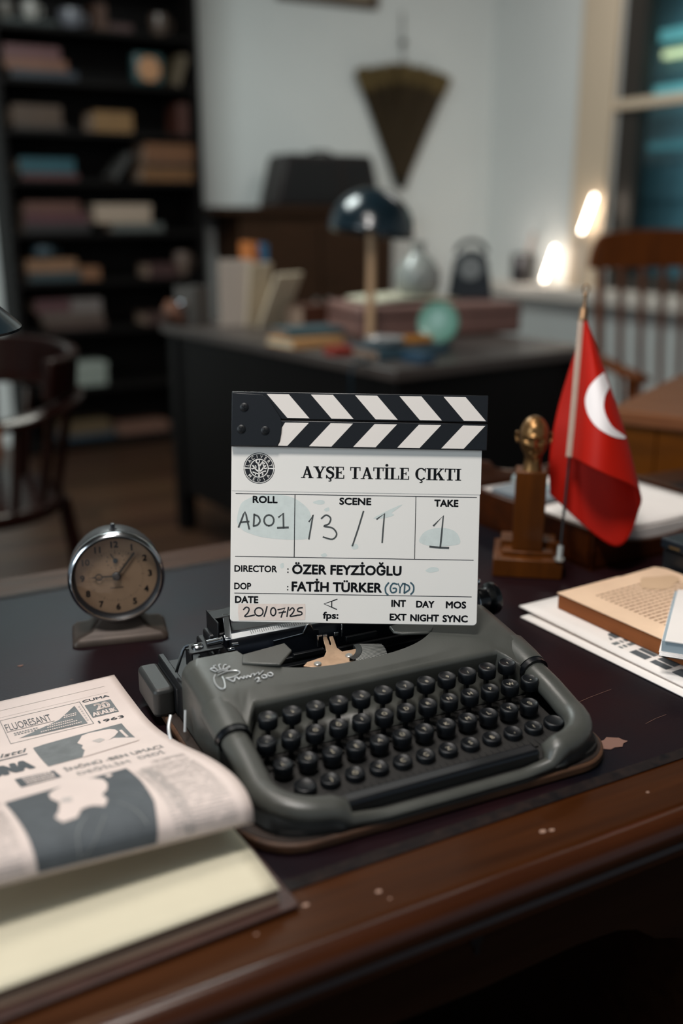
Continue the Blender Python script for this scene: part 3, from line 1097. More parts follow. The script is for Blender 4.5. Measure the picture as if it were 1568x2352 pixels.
# --- keys
KR = 0.0083
rows_ = [
    (0.1095, 0.0555, [0.0462 + 0.02165 * k for k in range(12)], list('"3456789/x-?') if False else ['%', '2', '3', '4', '5', '6', '7', '8', '9', '/', 'x', '?']),
    (0.0895, 0.0450, [0.0367 + 0.02165 * k for k in range(13)], ['-', 'F', 'G', 'Ğ', 'I', 'O', 'D', 'R', 'N', 'H', 'P', 'W', '-']),
    (0.0680, 0.0345, [0.0424 + 0.0217 * k for k in range(12)], ['L', 'U', 'İ', 'E', 'A', 'Ü', 'T', 'K', 'M', 'L', 'Y', 'Ş']),
    (0.0470, 0.0240, [0.0524 + 0.0219 * k for k in range(12)], ['', 'J', 'Ö', 'V', 'C', 'Ç', 'Z', 'S', 'B', ',', '?', '']),
]
for ri, (bb, hh, xs, chs) in enumerate(rows_):
    for xi, (a, ch) in enumerate(zip(xs, chs)):
        lift = 0.0
        b = MB()
        rr = KR * (1.12 if ch == '' else 1.0)
        b.lathe([(0, -0.0100), (rr * 0.96, -0.0100), (rr, -0.0092), (rr, -0.0010), (rr * 0.96, -0.0001), (rr * 0.86, 0.0002), (rr * 0.74, -0.0006), (0, -0.0010)], 24,
                T=Matrix.Translation((a, bb, hh)) @ Matrix.Rotation(R(3), 4, 'X'))
        key = b.build('key', 'key_black', tw, smooth=50)
        b = MB()
        b.box(a - 0.0016, a + 0.0016, bb - 0.0008, bb + 0.0030, hh - 0.030 if ri < 2 else hh - 0.014, hh - 0.0080)
        b.build('key_stem', 'black_metal', key)
        if ch:
            b = MB()
            sz = 0.0044 if ri else 0.0038
            put_text(b, ch, a, bb - sz / 2 - (0.0002 if ri else 0.0008), sz, None, 0.0, lambda x, y, a_=a, b_=bb, h_=hh: (x, y, h_ - 0.00055 + (y - b_) * 0.052), 'c')
            b.build('key_letter', 'cream_ink', key, smooth=0, label='cream key letter')
b = MB()
b.prism(rrect(0.066, 0.250, 0.0075, 0.0215, 0.003, 4), 0.0120, 0.0258)
b.build('space_bar', 'black_plastic', tw, bevel=0.003, seg=3)

# --- type basket
b = MB()
for i in range(17):
    th = R(300 + 56 * i / 16)
    for r0, r1, h0, h1 in ((0.0350, 0.0585, 0.0590, 0.0550),):
        c, s_ = math.cos(th), math.sin(th)
        px, py = -s_ * 0.00065, c * 0.00065
        P0 = (0.140 + r0 * c, 0.200 + r0 * s_)
        P1 = (0.140 + r1 * c, 0.200 + r1 * s_)
        b.add([(P0[0] - px, P0[1] - py, h0), (P0[0] + px, P0[1] + py, h0), (P1[0] + px, P1[1] + py, h1), (P1[0] - px, P1[1] - py, h1),
               (P0[0] - px, P0[1] - py, h0 - 0.008), (P0[0] + px, P0[1] + py, h0 - 0.008), (P1[0] + px, P1[1] + py, h1 - 0.008), (P1[0] - px, P1[1] - py, h1 - 0.008)],
              [(0, 1, 2, 3), (7, 6, 5, 4), (0, 4, 5, 1), (1, 5, 6, 2), (2, 6, 7, 3), (3, 7, 4, 0)])
b.build('typebar_fan', 'steel', tw, smooth=0, label='fan of steel typebars')
b = MB()
vs, fs = [], []
for i in range(31):
    th = R(296 + 62 * i / 30)
    c, s_ = math.cos(th), math.sin(th)
    for r in (0.0290, 0.0345):
        vs += [(0.140 + r * c, 0.200 + r * s_, 0.0590), (0.140 + r * c, 0.200 + r * s_, 0.046)]
for i in range(30):
    o = 4 * i
    fs += [(o, o + 4, o + 6, o + 2), (o, o + 1, o + 5, o + 4), (o + 2, o + 6, o + 7, o + 3)]
b.add(vs, fs)
b.build('segment', 'grey_enamel_dark', tw, smooth=0, label='curved grooved segment')
# pale brass type guide: lies sloping up to two prongs at the platen
def BG(x, y):     # plane rising to the rear
    return (x, y, 0.0565 + (y - 0.178) * 0.20)


b = MB()
outline = [(0.1091, 0.1805), (0.1146, 0.1850), (0.1333, 0.1881), (0.1385, 0.1945), (0.1410, 0.2020), (0.1428, 0.2090), (0.1453, 0.2164), (0.1488, 0.2160), (0.1480, 0.2100), (0.1462, 0.2040), (0.1468, 0.2020), (0.1485, 0.2045), (0.1497, 0.2099), (0.1516, 0.2159), (0.1552, 0.2154),
           (0.1530, 0.2062), (0.1508, 0.1970), (0.1530, 0.1900), (0.1672, 0.1898), (0.1652, 0.1840), (0.1600, 0.1755), (0.1523, 0.1685), (0.1313, 0.1685)]
vs = [BG(*p) for p in outline] + [(*BG(*p)[:2], BG(*p)[2] - 0.0016) for p in outline]
n = len(outline)
b.add(vs, [tuple(range(n)), tuple(range(2 * n - 1, n - 1, -1))] + [(i, n + i, n + (i + 1) % n, (i + 1) % n) for i in range(n)])
g = b.build('type_guide', 'brass_pale', tw, smooth=0, bevel=0.0003, label='pale brass guide plate with two prongs')
for x, y in ((0.1226, 0.1790), (0.1560, 0.1815)):
    b = MB()
    x, y, z = BG(x, y)
    b.lathe([(0, z - 0.001), (0.0036, z - 0.001), (0.0036, z + 0.0008), (0.0030, z + 0.0014), (0, z + 0.0014)], 18, T=Matrix.Translation((x, y, 0)))
    b.X = Matrix.Translation((x, y, z + 0.0014)) @ Matrix.Rotation(R(35 + x * 200), 4, 'Z')
    b.box(-0.003, 0.003, -0.0005, 0.0005, -0.0002, 0.0002)
    b.build('guide_screw', 'steel', g)
b = MB()
b.X = Matrix.Translation((-0.0035, -0.0100, -0.0100))
b.box(0.1485, 0.1530, 0.226, 0.2275, 0.073, 0.0765).box(0.1605, 0.1650, 0.226, 0.2275, 0.073, 0.0765)
b.box(0.1405, 0.1420, 0.222, 0.2235, 0.068, 0.0790).box(0.1420, 0.1460, 0.222, 0.2235, 0.0775, 0.0790)
b.box(0.1690, 0.1702, 0.228, 0.229, 0.070, 0.083)
b.build('ribbon_guide', 'chrome', g, bevel=0.0003)
# dark plates (paper shield) before the platen
def vplate(poly, bb, m, name, lab=None, th=0.0012):
    b = MB()
    b.prism(poly, 0, th, T=Matrix(((1, 0, 0, 0), (0, 0, 1, bb), (0, 1, 0, 0), (0, 0, 0, 1))))
    return b.build(name, m, tw, smooth=0, label=lab)


vplate([(0.098, 0.046), (0.098, 0.0655), (0.116, 0.0665), (0.1285, 0.0675), (0.1325, 0.0750), (0.1362, 0.0750), (0.1392, 0.0690), (0.1450, 0.0680), (0.1470, 0.046)], 0.2265, 'navy_plate', 'card_holder')
vplate([(0.166, 0.046), (0.168, 0.066), (0.170, 0.0745), (0.186, 0.0730), (0.222, 0.0765), (0.240, 0.0765), (0.240, 0.046)], 0.2285, 'navy_plate', 'card_holder')
b = MB()
b.tube([(0.1282, 0.2260, 0.0675), (0.1322, 0.2260, 0.0752), (0.1343, 0.2260, 0.0760), (0.1364, 0.2260, 0.0752), (0.1394, 0.2260, 0.0690)], 0.0007, 6)
b.tube([(0.098, 0.2262, 0.0655), (0.116, 0.2262, 0.0667), (0.1282, 0.2262, 0.0675)], 0.0003, 5)
b.build('plate_trim', 'chrome', tw)
b = MB()
b.box(0.10, 0.238, 0.2145, 0.2185, 0.046, 0.0505).box(0.168, 0.202, 0.212, 0.2155, 0.056, 0.0615).box(0.112, 0.144, 0.210, 0.2145, 0.050, 0.0550)
b.build('ribbon_vibrator', 'black_metal', tw, bevel=0.0006)
# ribbon spool covers, tongues left and right of the opening
for poly, z in (([(0.050, 0.182), (0.056, 0.1975), (0.1005, 0.2045), (0.1005, 0.187), (0.080, 0.1645), (0.066, 0.172)], 0.0722),
                ([(0.2065, 0.1885), (0.2090, 0.2020), (0.2620, 0.2045), (0.262, 0.195), (0.2405, 0.1735), (0.2350, 0.1725), (0.2120, 0.1815)], 0.0700)):
    b = MB()
    b.prism(poly, z - 0.003, z)
    b.build('spool_cover', 'grey_enamel', tw, bevel=0.0012, seg=3)
b = MB()
b.X = Matrix.Translation((0.2590, 0.192, 0.0655)) @ Matrix.Rotation(R(40), 4, 'Z')
b.box(-0.0125, 0.0125, -0.0016, 0.0016, -0.001, 0.003)
b.build('colour_lever', 'chrome', tw, bevel=0.0006)

# --- carriage
PB, PH, PR = 0.247, 0.0565, 0.0155
b = MB()
b.tube([(0.058, PB, PH), (0.335, PB, PH)], PR, 32)
b.build('platen', 'platen_rubber', tw, label='dark blue-black rubber platen roller')
b = MB()
for k in range(1):
    b.tube([(0.333, PB, PH), (0.340, PB, PH)], 0.0125, 24)
    b.lathe([(0, 0), (0.0125, 0), (0.0135, 0.003), (0.0125, 0.010), (0.0145, 0.013), (0.0175, 0.015), (0.0180, 0.019), (0.0170, 0.022), (0.013, 0.0235), (0, 0.024)], 32, T=Matrix.Translation((0.340, PB, PH)) @ Matrix.Rotation(R(90), 4, 'Y'))
b.build('platen_knob', 'black_plastic', tw)
b = MB()
b.lathe([(0.0128, 0), (0.0150, 0), (0.0150, 0.0015), (0.0128, 0.0015)], 28, T=Matrix.Translation((0.3345, PB, PH)) @ Matrix.Rotation(R(90), 4, 'Y'))
b.tube([(0.322, PB + 0.006, PH + 0.0185), (0.340, PB + 0.004, PH + 0.0200)], 0.0022, 8)
b.lathe([(0, 0), (0.004, 0), (0.0045, 0.002), (0.0045, 0.006), (0.003, 0.008), (0, 0.008)], 14, T=Matrix.Translation((0.337, PB + 0.004, PH + 0.0200)) @ Matrix.Rotation(R(78), 4, 'Y'))
b.build('release_lever', 'chrome', tw)
# paper bail with scale
BB, BH = 0.2335, 0.0745
b = MB()
Tb = Matrix.Translation((0, BB, BH)) @ Matrix.Rotation(R(28), 4, 'X')
b.X = Tb
b.box(0.052, 0.300, -0.0032, 0.0032, -0.0005, 0.0005)
bail = b.build('paper_bail', 'satin_chrome', tw, bevel=0.0003, label='chrome paper rule with a black scale')
b = MB()
b.X = Tb
for k in range(100):
    a = 0.078 + k * 0.0022
    b.box(a, a + 0.0004, -0.0006 if k % 5 else -0.0016, 0.0030, 0.0004, 0.0007)
b.build('scale_marks', 'slate_print', bail, smooth=0)
b = MB()
b.box(0.046, 0.300, 0.263, 0.284, 0.040, 0.066)
b.box(0.040, 0.058, 0.225, 0.287, 0.040, 0.058)
b.build('carriage_bed', 'black_metal', tw, bevel=0.002)
b = MB()       # raised end bracket
b.box(0.0505, 0.0525, 0.250, 0.284, 0.058, 0.0835).box(0.0505, 0.075, 0.282, 0.284, 0.064, 0.0835).box(0.0505, 0.075, 0.262, 0.284, 0.0820, 0.0835)
b.build('end_bracket', 'black_metal', tw, bevel=0.0012)
b = MB()
b.X = Matrix.Translation((0.0555, 0.2335, 0.0755)) @ Matrix.Rotation(R(75), 4, 'Z') @ Matrix.Rotation(R(-13), 4, 'Y')
b.box(-0.003, 0.036, -0.0030, 0.0030, -0.0006, 0.0006)
b.build('bail_arm', 'chrome', tw, bevel=0.0003)
b = MB()       # left end works: shelf, thumb knob, screw, uprights
b.prism(rrect(0.016, 0.050, 0.229, 0.250, 0.004, 4), 0.0655, 0.0675)
b.box(0.018, 0.020, 0.231, 0.249, 0.048, 0.066).box(0.044, 0.046, 0.228, 0.249, 0.046, 0.066)
b.build('lever_shelf', 'black_metal', tw, bevel=0.0005)
b = MB()
b.lathe([(0, 0.0675), (0.0058, 0.0675), (0.0058, 0.0688), (0.0040, 0.0702), (0, 0.0705)], 20, T=Matrix.Translation((0.027, 0.240, 0)))
b.tube([(0.036, 0.240, 0.0695), (0.049, 0.240, 0.0700)], 0.0030, 14)
b.tube([(0.049, 0.240, 0.0700), (0.0515, 0.240, 0.0700)], 0.0036, 14)
b.tube([(0.0525, 0.228, 0.0640), (0.0590, 0.228, 0.0640)], 0.0026, 12)
b.tube([(0.056, 0.226, 0.0695), (0.062, 0.226, 0.0690)], 0.0022, 10)
for k in range(4):
    b.tube([(0.0485 + 0.0025 * k, 0.2275, 0.0525), (0.0495 + 0.0025 * k, 0.2275, 0.060)], 0.0007, 6)
b.build('end_fittings', 'chrome', tw, smooth=50)
b = MB()
b.box(0.0395, 0.0425, 0.2250, 0.2275, 0.0515, 0.0545)
b.build('white_stop', 'stick_white', tw)
b = MB()
b.tube([(0.0435, 0.2250, 0.0525), (0.0480, 0.2250, 0.0545), (0.0510, 0.2250, 0.0540)], 0.0012, 6)
b.build('red_tab', mat('red_tab', (120, 30, 24), 0.5), tw)
b = MB()       # carriage return lever
b.tube([(0.0035, 0.232, 0.050), (0.0080, 0.235, 0.0590), (0.0125, 0.238, 0.0672), (0.0150, 0.2395, 0.0700), (0.0185, 0.2395, 0.0708)], 0.0019, 8, ell=(1.3, 0.6))
b.build('return_lever', 'chrome', tw)
b = MB()       # wire catch at the left side
b.tube(catmull([(-0.0165, 0.184, 0.034), (-0.0210, 0.176, 0.026), (-0.0205, 0.166, 0.016), (-0.0130, 0.156, 0.0095)], 6), 0.0014, 8)
b.tube([(-0.0070, 0.175, 0.020), (-0.0030, 0.184, 0.036)], 0.0012, 8)
b.build('wire_catch', 'satin_chrome', tw)
b = MB()
b.X = Matrix.Rotation(R(-14), 4, 'Z')
b.box(-0.0660, -0.0610, 0.180, 0.232, 0.0, 0.008)
# --- raised chrome script on the cover
b = MB()
random.seed(5)


def SC(x, y):      # lies on the deck at the left; script baseline runs across
    return (x, y, deck_h(y) + 0.0009)


def scr(pts, r=0.00055, sm=4):
    P = [SC(p[0], p[1]) for p in pts]
    b.tube(catmull(P, sm) if sm else P, r, 6)


o = (0.018, 0.150)
for pts in ([(0.0045, 0.0235), (0.0015, 0.0185), (0.0000, 0.0110), (0.0010, 0.0035), (0.0040, 0.0010), (0.0065, 0.0040), (0.0085, 0.0130), (0.0090, 0.0185)],
            [(0.0060, 0.0215), (0.0150, 0.0245), (0.0230, 0.0235), (0.0255, 0.0200), (0.0230, 0.0165), (0.0160, 0.0145), (0.0110, 0.0150)],
            [(0.0120, 0.0140), (0.0145, 0.0100), (0.0165, 0.0085), (0.0185, 0.0125), (0.0205, 0.0130), (0.0215, 0.0095), (0.0235, 0.0125), (0.0255, 0.0095), (0.0270, 0.0125), (0.0285, 0.0095), (0.0300, 0.0125), (0.0320, 0.0098), (0.0340, 0.0130), (0.0365, 0.0135), (0.0355, 0.0100), (0.0385, 0.0128), (0.0410, 0.0138), (0.0400, 0.0100), (0.0430, 0.0125), (0.0460, 0.0150)],
            [(0.0340, 0.0045), (0.0360, 0.0065), (0.0380, 0.0060), (0.0375, 0.0035), (0.0345, 0.0010), (0.0385, 0.0012)],
            [(0.0425, 0.0040), (0.0410, 0.0062), (0.0425, 0.0085), (0.0450, 0.0080), (0.0455, 0.0055), (0.0440, 0.0038), (0.0425, 0.0040)],
            [(0.0485, 0.0050), (0.0470, 0.0075), (0.0485, 0.0100), (0.0510, 0.0096), (0.0517, 0.0070), (0.0502, 0.0050), (0.0485, 0.0050)],
            [(0.0060, 0.0275), (0.0110, 0.0290), (0.0170, 0.0290)], [(0.0060, 0.0278), (0.0030, 0.0330), (0.0070, 0.0335)], [(0.0085, 0.0285), (0.0070, 0.0360), (0.0095, 0.0370)], [(0.0110, 0.0290), (0.0120, 0.0365), (0.0140, 0.0372)],
            [(0.0135, 0.0290), (0.0165, 0.0350), (0.0185, 0.0348)], [(0.0165, 0.0290), (0.0200, 0.0320), (0.0195, 0.0295), (0.0170, 0.0285)], [(0.0075, 0.0255), (0.0120, 0.0268), (0.0170, 0.0266)]):
    scr([(o[0] + p[0], o[1] + p[1]) for p in pts])
b.build('script_badge', 'satin_chrome', shell, label='chrome script badge with a small crown')

# ================================================================ alarm clock
ck = thing('alarm_clock', 'round chrome-rimmed alarm clock with tan dial on the desk', 'clock', (-0.247, 1.025, TOP + 0.001), R(15))
CZ_ = 0.0745        # centre height; dial faces -y
TY = Matrix.Translation((0, 0, CZ_)) @ Matrix.Rotation(R(90), 4, 'X')    # lathe z -> -y
b = MB()
b.lathe([(0, -0.050), (0.030, -0.050), (0.040, -0.047), (0.0465, -0.040), (0.0495, -0.026), (0.0505, 0.004), (0.0485, 0.008)], 64, T=TY)
b.build('case', 'clock_case', ck, smooth=50)
b = MB()
b.lathe([(0.0470, 0.0035), (0.0468, 0.0095), (0.0480, 0.0122), (0.0500, 0.0112), (0.0518, 0.0075), (0.0520, 0.0030), (0.0500, 0.0)], 72, T=TY)
b.build('bezel', 'chrome', ck, smooth=60, label='polished chrome rim')
b = MB()
b.lathe([(0.0472, 0.0100), (0.0452, 0.0080), (0.0440, 0.0030), (0.0438, 0.0012)], 64, T=TY)
b.build('bezel_lining', 'clock_dark', ck, smooth=60)
b = MB()
b.lathe([(0, 0.0010), (0.0450, 0.0010), (0.0450, 0.0002), (0, 0.0002)], 64, T=TY)
dial = b.build('dial', 'clock_dial', ck, smooth=0, label='aged tan dial')


def CF(d):
    return lambda x, y: (x, -d, CZ_ + y)


b = MB()
for hnum in range(1, 13):
    a = R(90 - 30 * hnum)
    put_text(b, str(hnum), 0.0362 * math.cos(a), 0.0362 * math.sin(a) - 0.0034, 0.0068, None, 0.045, CF(0.0013), 'c')
for k in range(60):
    a = R(6 * k)
    r0, r1, w = (0.0282, 0.0300, 0.0003) if k % 5 else (0.0272, 0.0300, 0.0006)
    put_ribbon(b, [(r0 * math.cos(a), r0 * math.sin(a)), (r1 * math.cos(a), r1 * math.sin(a))], w * 0.7, CF(0.0012))
for k in range(12):
    a = R(30 * k)
    put_rect(b, 0.0092 * math.cos(a) - 0.0005, 0.0092 * math.cos(a) + 0.0005, 0.0175 + 0.0092 * math.sin(a) - 0.0006, 0.0175 + 0.0092 * math.sin(a) + 0.0006, CF(0.0012))
for k in range(9):
    put_rect(b, -0.0072 + k * 0.0016, -0.0061 + k * 0.0016, -0.0143, -0.0132, CF(0.0012))
b.build('numerals', 'clock_dark', dial, smooth=0, label='dark numerals 1 to 12')
b = MB()      # hour hand to nine with an open ring
f = CF(0.0030)
put_ribbon(b, [(0, 0.0002), (-0.0150, 0.0004)], 0.0016, f)
put_ribbon(b, [(-0.0188 + 0.0034 * math.cos(R(20 * k)), 0.0004 + 0.0034 * math.sin(R(20 * k))) for k in range(19)], 0.0011, f)
put_poly(b, [(-0.0218, 0.0014), (-0.0272, 0.0005), (-0.0218, -0.0006)], f)
b.build('hour_hand', 'clock_dark', ck, smooth=0, solid=0.0004)
b = MB()
f = CF(0.0036)
put_poly(b, [(-0.0005, 0.0012), (0.0016, -0.0002), (0.0208, 0.0240), (0.0205, 0.0268), (0.0185, 0.0252)], f)
b.build('minute_hand', M_('hand_grey', (58, 54, 50), 0.4, 0.5), ck, smooth=0, solid=0.0004)
b = MB()
b.lathe([(0, 0.0012), (0.0046, 0.0012), (0.0046, 0.0046), (0.0038, 0.0054), (0, 0.0056)], 24, T=TY)
b.build('centre_boss', 'clock_dark', ck)
b = MB()
b.lathe([(0, 0.0012), (0.0027, 0.0012), (0.0025, 0.0030), (0, 0.0032)], 18, T=TY @ Matrix.Translation((0, 0.0175, 0)))
put_ribbon(b, [(0, 0.0175), (-0.0042, 0.0248)], 0.0009, CF(0.0022))
b.build('alarm_hand', M_('blued_steel', (22, 44, 54), 0.35, 0.5), ck, smooth=40)
b = MB()
b.lathe([(0.0452, 0.0052), (0.036, 0.0078), (0.024, 0.0095), (0.010, 0.0103), (0, 0.0105)], 48, T=TY)
b.build('glass', 'clear_glass', ck, smooth=80)
b = MB()
b.lathe([(0, 0), (0.0042, 0), (0.0042, 0.0015), (0.0022, 0.0022), (0.0020, 0.0045), (0.0026, 0.0055), (0.0022, 0.0075), (0, 0.008)], 18, T=Matrix.Translation((0.0, 0.010, CZ_ + 0.0492)))
b.build('stop_button', 'clock_dark', ck)
b = MB()      # pressed metal foot: flared plate with a raised neck
rows_f = [(0.0, 0.052, 0.030), (0.0035, 0.052, 0.030), (0.0085, 0.048, 0.026), (0.012, 0.034, 0.019), (0.026, 0.022, 0.014)]
vs = []
for z, hx, hy in rows_f:
    vs += [(p[0], p[1] + 0.014, z) for p in rrect(-hx, hx, -hy, hy, 0.006, 4)]
n = len(vs) // len(rows_f)
fs = [tuple(range(n - 1, -1, -1)), tuple(range((len(rows_f) - 1) * n, len(rows_f) * n))]
for i in range(len(rows_f) - 1):
    fs += [(i * n + j, i * n + (j + 1) % n, (i + 1) * n + (j + 1) % n, (i + 1) * n + j) for j in range(n)]
b.add(vs, fs)
b.build('foot', 'clock_base', ck, smooth=50, label='worn metal foot plate')

# ================================================================ album and newspaper
AL = frame_xf(30.0)
al = thing('album', 'thick brown bound album with cream pages under the newspaper', 'album', (-0.032, 0.581, TOP + 0.0015), R(30.5))
b = MB()
b.prism(rrect(-0.34, 0.0, -0.008, 0.165, 0.004, 3), 0.0, 0.0028)
b.build('cover', 'leather_brown', al, bevel=0.001, label='brown leather cover')
b = MB()


def page_block(u, v):
    return None


prof = [(0.010, 0.0030), (0.0095, 0.0060), (0.0100, 0.0100), (0.0085, 0.0128), (0.0060, 0.0140)]
vs, fs = [], []
for x in (-0.338, -0.012):
    vs += [(x, 0.0015, 0.0030), (x, 0.0030, 0.0080), (x, 0.0020, 0.0125), (x, 0.158, 0.0125), (x, 0.158, 0.0030)]
fs = [(0, 1, 2, 3, 4), (9, 8, 7, 6, 5)] + [(i, 5 + i, 5 + (i + 1) % 5, (i + 1) % 5) for i in range(5)]
b.add(vs, fs)
b.build('page_block', 'paper_edge', al, smooth=0, label='brownish page edges')
b = MB()


def top_page(s, t):
    x = -0.339 + 0.3285 * s
    y = 0.002 + 0.157 * t
    return (x, y, 0.0142 + 0.0026 * math.sin(min(1, t * 1.6) * math.pi) - 0.0012 * max(0, s - 0.9) * 10 * (1 - t) + 0.0012 * (1 - s))


b.grid(top_page, 24, 16)
b.build('top_page', 'paper_cream', al, smooth=80, solid=0.0008, label='blank cream page')

NA = R(29)
EU = (math.cos(NA), math.sin(NA))
EV = (math.sin(NA), -math.cos(NA))
PRF = [Vector((p[0], p[1], 0)) for p in catmull([(0, .0062, 0), (.055, .0058, 0), (.114, .0079, 0), (.18, .0221, 0), (.263, .0484, 0), (.308, .0587, 0), (.332, .0592, 0), (.345, .0524, 0), (.3482, .0399, 0)], 14)]
ARC = [0.0]
for i in range(1, len(PRF)):
    ARC.append(ARC[-1] + (PRF[i] - PRF[i - 1]).length)


def news(u, v, lift=0.0):
    """point of the newspaper sheet: u metres left (negative) of its right edge, v metres of paper down from its top"""
    v = max(0.0, min(v, ARC[-1] - 1e-7))
    i = 0
    while ARC[i + 1] < v:
        i += 1
    t = (v - ARC[i]) / (ARC[i + 1] - ARC[i])
    q = PRF[i].lerp(PRF[i + 1], t)
    d = (PRF[i + 1] - PRF[i]).normalized()
    s, h = q.x - d.y * lift, q.y + d.x * lift
    k = max(-u, 0) / .175
    h += k * (.0115 * (s / .348) ** 2 - .002 * (1 - s / .348))
    return (-.2314 + u * EU[0] + s * EV[0], .9214 + u * EU[1] + s * EV[1], TOP + h)


np_ = thing('newspaper', 'printed newspaper with its lower edge curling over the brown album', 'newspaper', (-.2314, .9214, TOP))
OFF = Vector((.2314, -.9214, -TOP))


def NF(l):
    return lambda x, y: tuple(Vector(news(x / 1000.0, -y / 1000.0, l)) + OFF)   # x: -mm from right edge, y: -mm from top


b = MB()
b.grid(lambda s, t: tuple(Vector(news(-0.31 * (1 - s), ARC[-1] * t)) + OFF), 40, 100)
b.build('sheet', 'newsprint', np_, smooth=80, solid=0.0006)
b = MB()      # inner leaves, a little short of the outer one
b.grid(lambda s, t: tuple(Vector(news(-0.31 + 0.3085 * s, 0.002 + (ARC[-1] - 0.006) * t, -0.0013)) + OFF), 40, 80)
b.build('inner_leaf', 'newsprint', np_, smooth=80, solid=0.0005)
ink = MB()     # materials: 0 ink, 1 grey, 2 paper, 3 faint
F0, F1 = NF(0.0006), NF(0.0009)


def nrect(x0, x1, y0, y1, mi, f=F0):
    put_rect(ink, x0, x1, -y1, -y0, f, max(1, int(abs(x1 - x0) / 8)), max(1, int(abs(y1 - y0) / 6)), mi)


def npoly(poly, mi, f=F0, step=4.0):
    """polygon in mm filled with horizontal strips so that it follows the curl"""
    ys = [p[1] for p in poly]
    y0, y1 = min(ys), max(ys)
    k = max(1, int((y1 - y0) / step))

    def span(y):
        xs = []
        for i in range(len(poly)):
            a, c = poly[i], poly[(i + 1) % len(poly)]
            if (a[1] <= y < c[1]) or (c[1] <= y < a[1]):
                xs.append(a[0] + (c[0] - a[0]) * (y - a[1]) / (c[1] - a[1]))
        xs.sort()
        return xs
    for i in range(k):
        ya, yb = y0 + (y1 - y0) * i / k + 1e-4, y0 + (y1 - y0) * (i + 1) / k - 1e-4
        sa, sb = span(ya), span(yb)
        if len(sa) != len(sb):
            m = span((ya + yb) / 2)
            sa = m if len(sa) != len(m) else sa
            sb = m if len(sb) != len(m) else sb
        for j in range(0, min(len(sa), len(sb)) - 1, 2):
            ink.add([f(sa[j], -ya), f(sa[j + 1], -ya), f(sb[j + 1], -yb), f(sb[j], -yb)], [(0, 1, 2, 3)], mi)


def ntext(s, x0, x1, y, h, mi=0, bold=0.03, f=F0, slant=0):
    put_text(ink, s, x0, -y, h, x1 - x0, bold, f, 'l', mi, slant)


nrect(-300, -16, 19.5, 20.0, 3)
nrect(-300, -16, 33.5, 33.8, 3)
for x0, x1, y0, y1 in ((-120.2, -46.0, 39.3, 39.8), (-120.0, -45.5, 88.6, 89.2), (-120.4, -119.9, 39.3, 89), (-46.2, -45.6, 39.3, 89.4)):
    nrect(x0, x1, y0, y1, 1)
npoly([(-52.3, 45.2), (-50.5, 85.5), (-113.9, 83.4), (-72, 66)], 1, step=1.5)
ntext('FLUORESANT', -118.5, -77.5, 63.5, 14, 0, 0.0)
nrect(-119, -76, 65.2, 65.9, 0)
for k, (x0, x1, y) in enumerate(((-114, -92, 70), (-114, -88, 73.5))):
    for q in range(9):
        nrect(x0 + q * (x1 - x0) / 9, x0 + (q + .7) * (x1 - x0) / 9, y, y + 1.8, 1)
for x0, x1, y in ((-66, -54, 60), (-67, -55, 63.5), (-84, -60, 71), (-85, -58, 75), (-92, -54, 80)):
    q = x0
    while q < x1:
        nrect(q, q + 1.3, y, y + 1.9, 2, F1)
        q += 2.0
for k in range(7):
    nrect(-49.6, -48.0, 48 + 5 * k, 50.5 + 5 * k, 3)
ntext('CUMA', -43.6, -17.6, 43.2, 4.6, 0, 0.04)
nrect(-43.6, -18.6, 49.4, 77.6, 1)
ntext('20', -36.5, -22.0, 65.0, 12.5, 2, 0.05, F1)
ntext('ARALIK', -42.5, -19.5, 75.6, 7.2, 2, 0.05, F1)
ntext('1963', -41.5, -17.5, 91.5, 5.2, 0, 0.03)
npoly([(-105, 107.5), (-84, 106), (-60, 104), (-23.7, 102.7), (-24.2, 147), (-38, 139), (-48, 128), (-52, 139), (-62, 150), (-76, 166.5), (-104.4, 168.5)], 1, step=2)
npoly([(-62, 109), (-55, 107), (-46, 107.5), (-38, 108), (-33, 113), (-32, 121), (-38, 130), (-46, 137), (-54, 146), (-62, 152), (-69, 150), (-70, 140), (-67, 133), (-70, 124), (-66, 117)], 2, F1, 2)
npoly([(-70, 150), (-62, 145), (-52, 140), (-40, 134), (-30, 142), (-24, 148), (-24, 158), (-76, 168)], 2, F1, 2)
npoly([(-58, 128), (-50, 126), (-47, 133), (-54, 138)], 3, NF(0.0011), 2)
nrect(-30.5, -28, 118, 140, 2, F1)
ntext('istti', -134, -113, 113.5, 8.5, 1, 0.02, F0, 0.3)
nrect(-180, -112, 117.8, 120.0, 0)
ntext('ONA', -153, -113.2, 161.5, 27, 0, 0.06)
npoly([(-134, 182.5), (-103.4, 183), (-103.4, 217), (-134.8, 218)], 0, step=3)
for k in range(4):
    q = -129.0
    random.seed(30 + k)
    while q < -108:
        w = random.uniform(1.2, 2.6)
        nrect(q, q + w, 187 + 7.4 * k, 191.6 + 7.4 * k, 2, F1)
        q += w + 0.7
ntext('İNÖNÜ -BEN UMACI', -96.6, -15.0, 199.5, 11.5, 1, 0.01)
ntext('DEĞİLİM', -91.9, -50.0, 224.5, 11, 1, 0.0)
ntext('DEDİ', -41.5, -20.0, 221.0, 11, 1, 0.0)
npoly([(-154, 260), (-120, 252), (-88, 246), (-59, 241.5), (-61, 290), (-64.5, 331), (-72, 364.5), (-151, 364.5), (-153, 315)], 0, step=3)
npoly([(-118, 258), (-108, 249), (-97, 245.5), (-87, 249), (-82, 262), (-83, 278), (-87, 292), (-93, 300), (-92, 312), (-97, 322), (-105, 316), (-112, 318), (-118, 330), (-128, 331), (-131, 322), (-126, 312), (-122, 296), (-125, 282), (-124, 268)], 2, F1, 2)
npoly([(-122, 296), (-118, 288), (-112, 290), (-114, 300)], 3, NF(0.0011), 2)
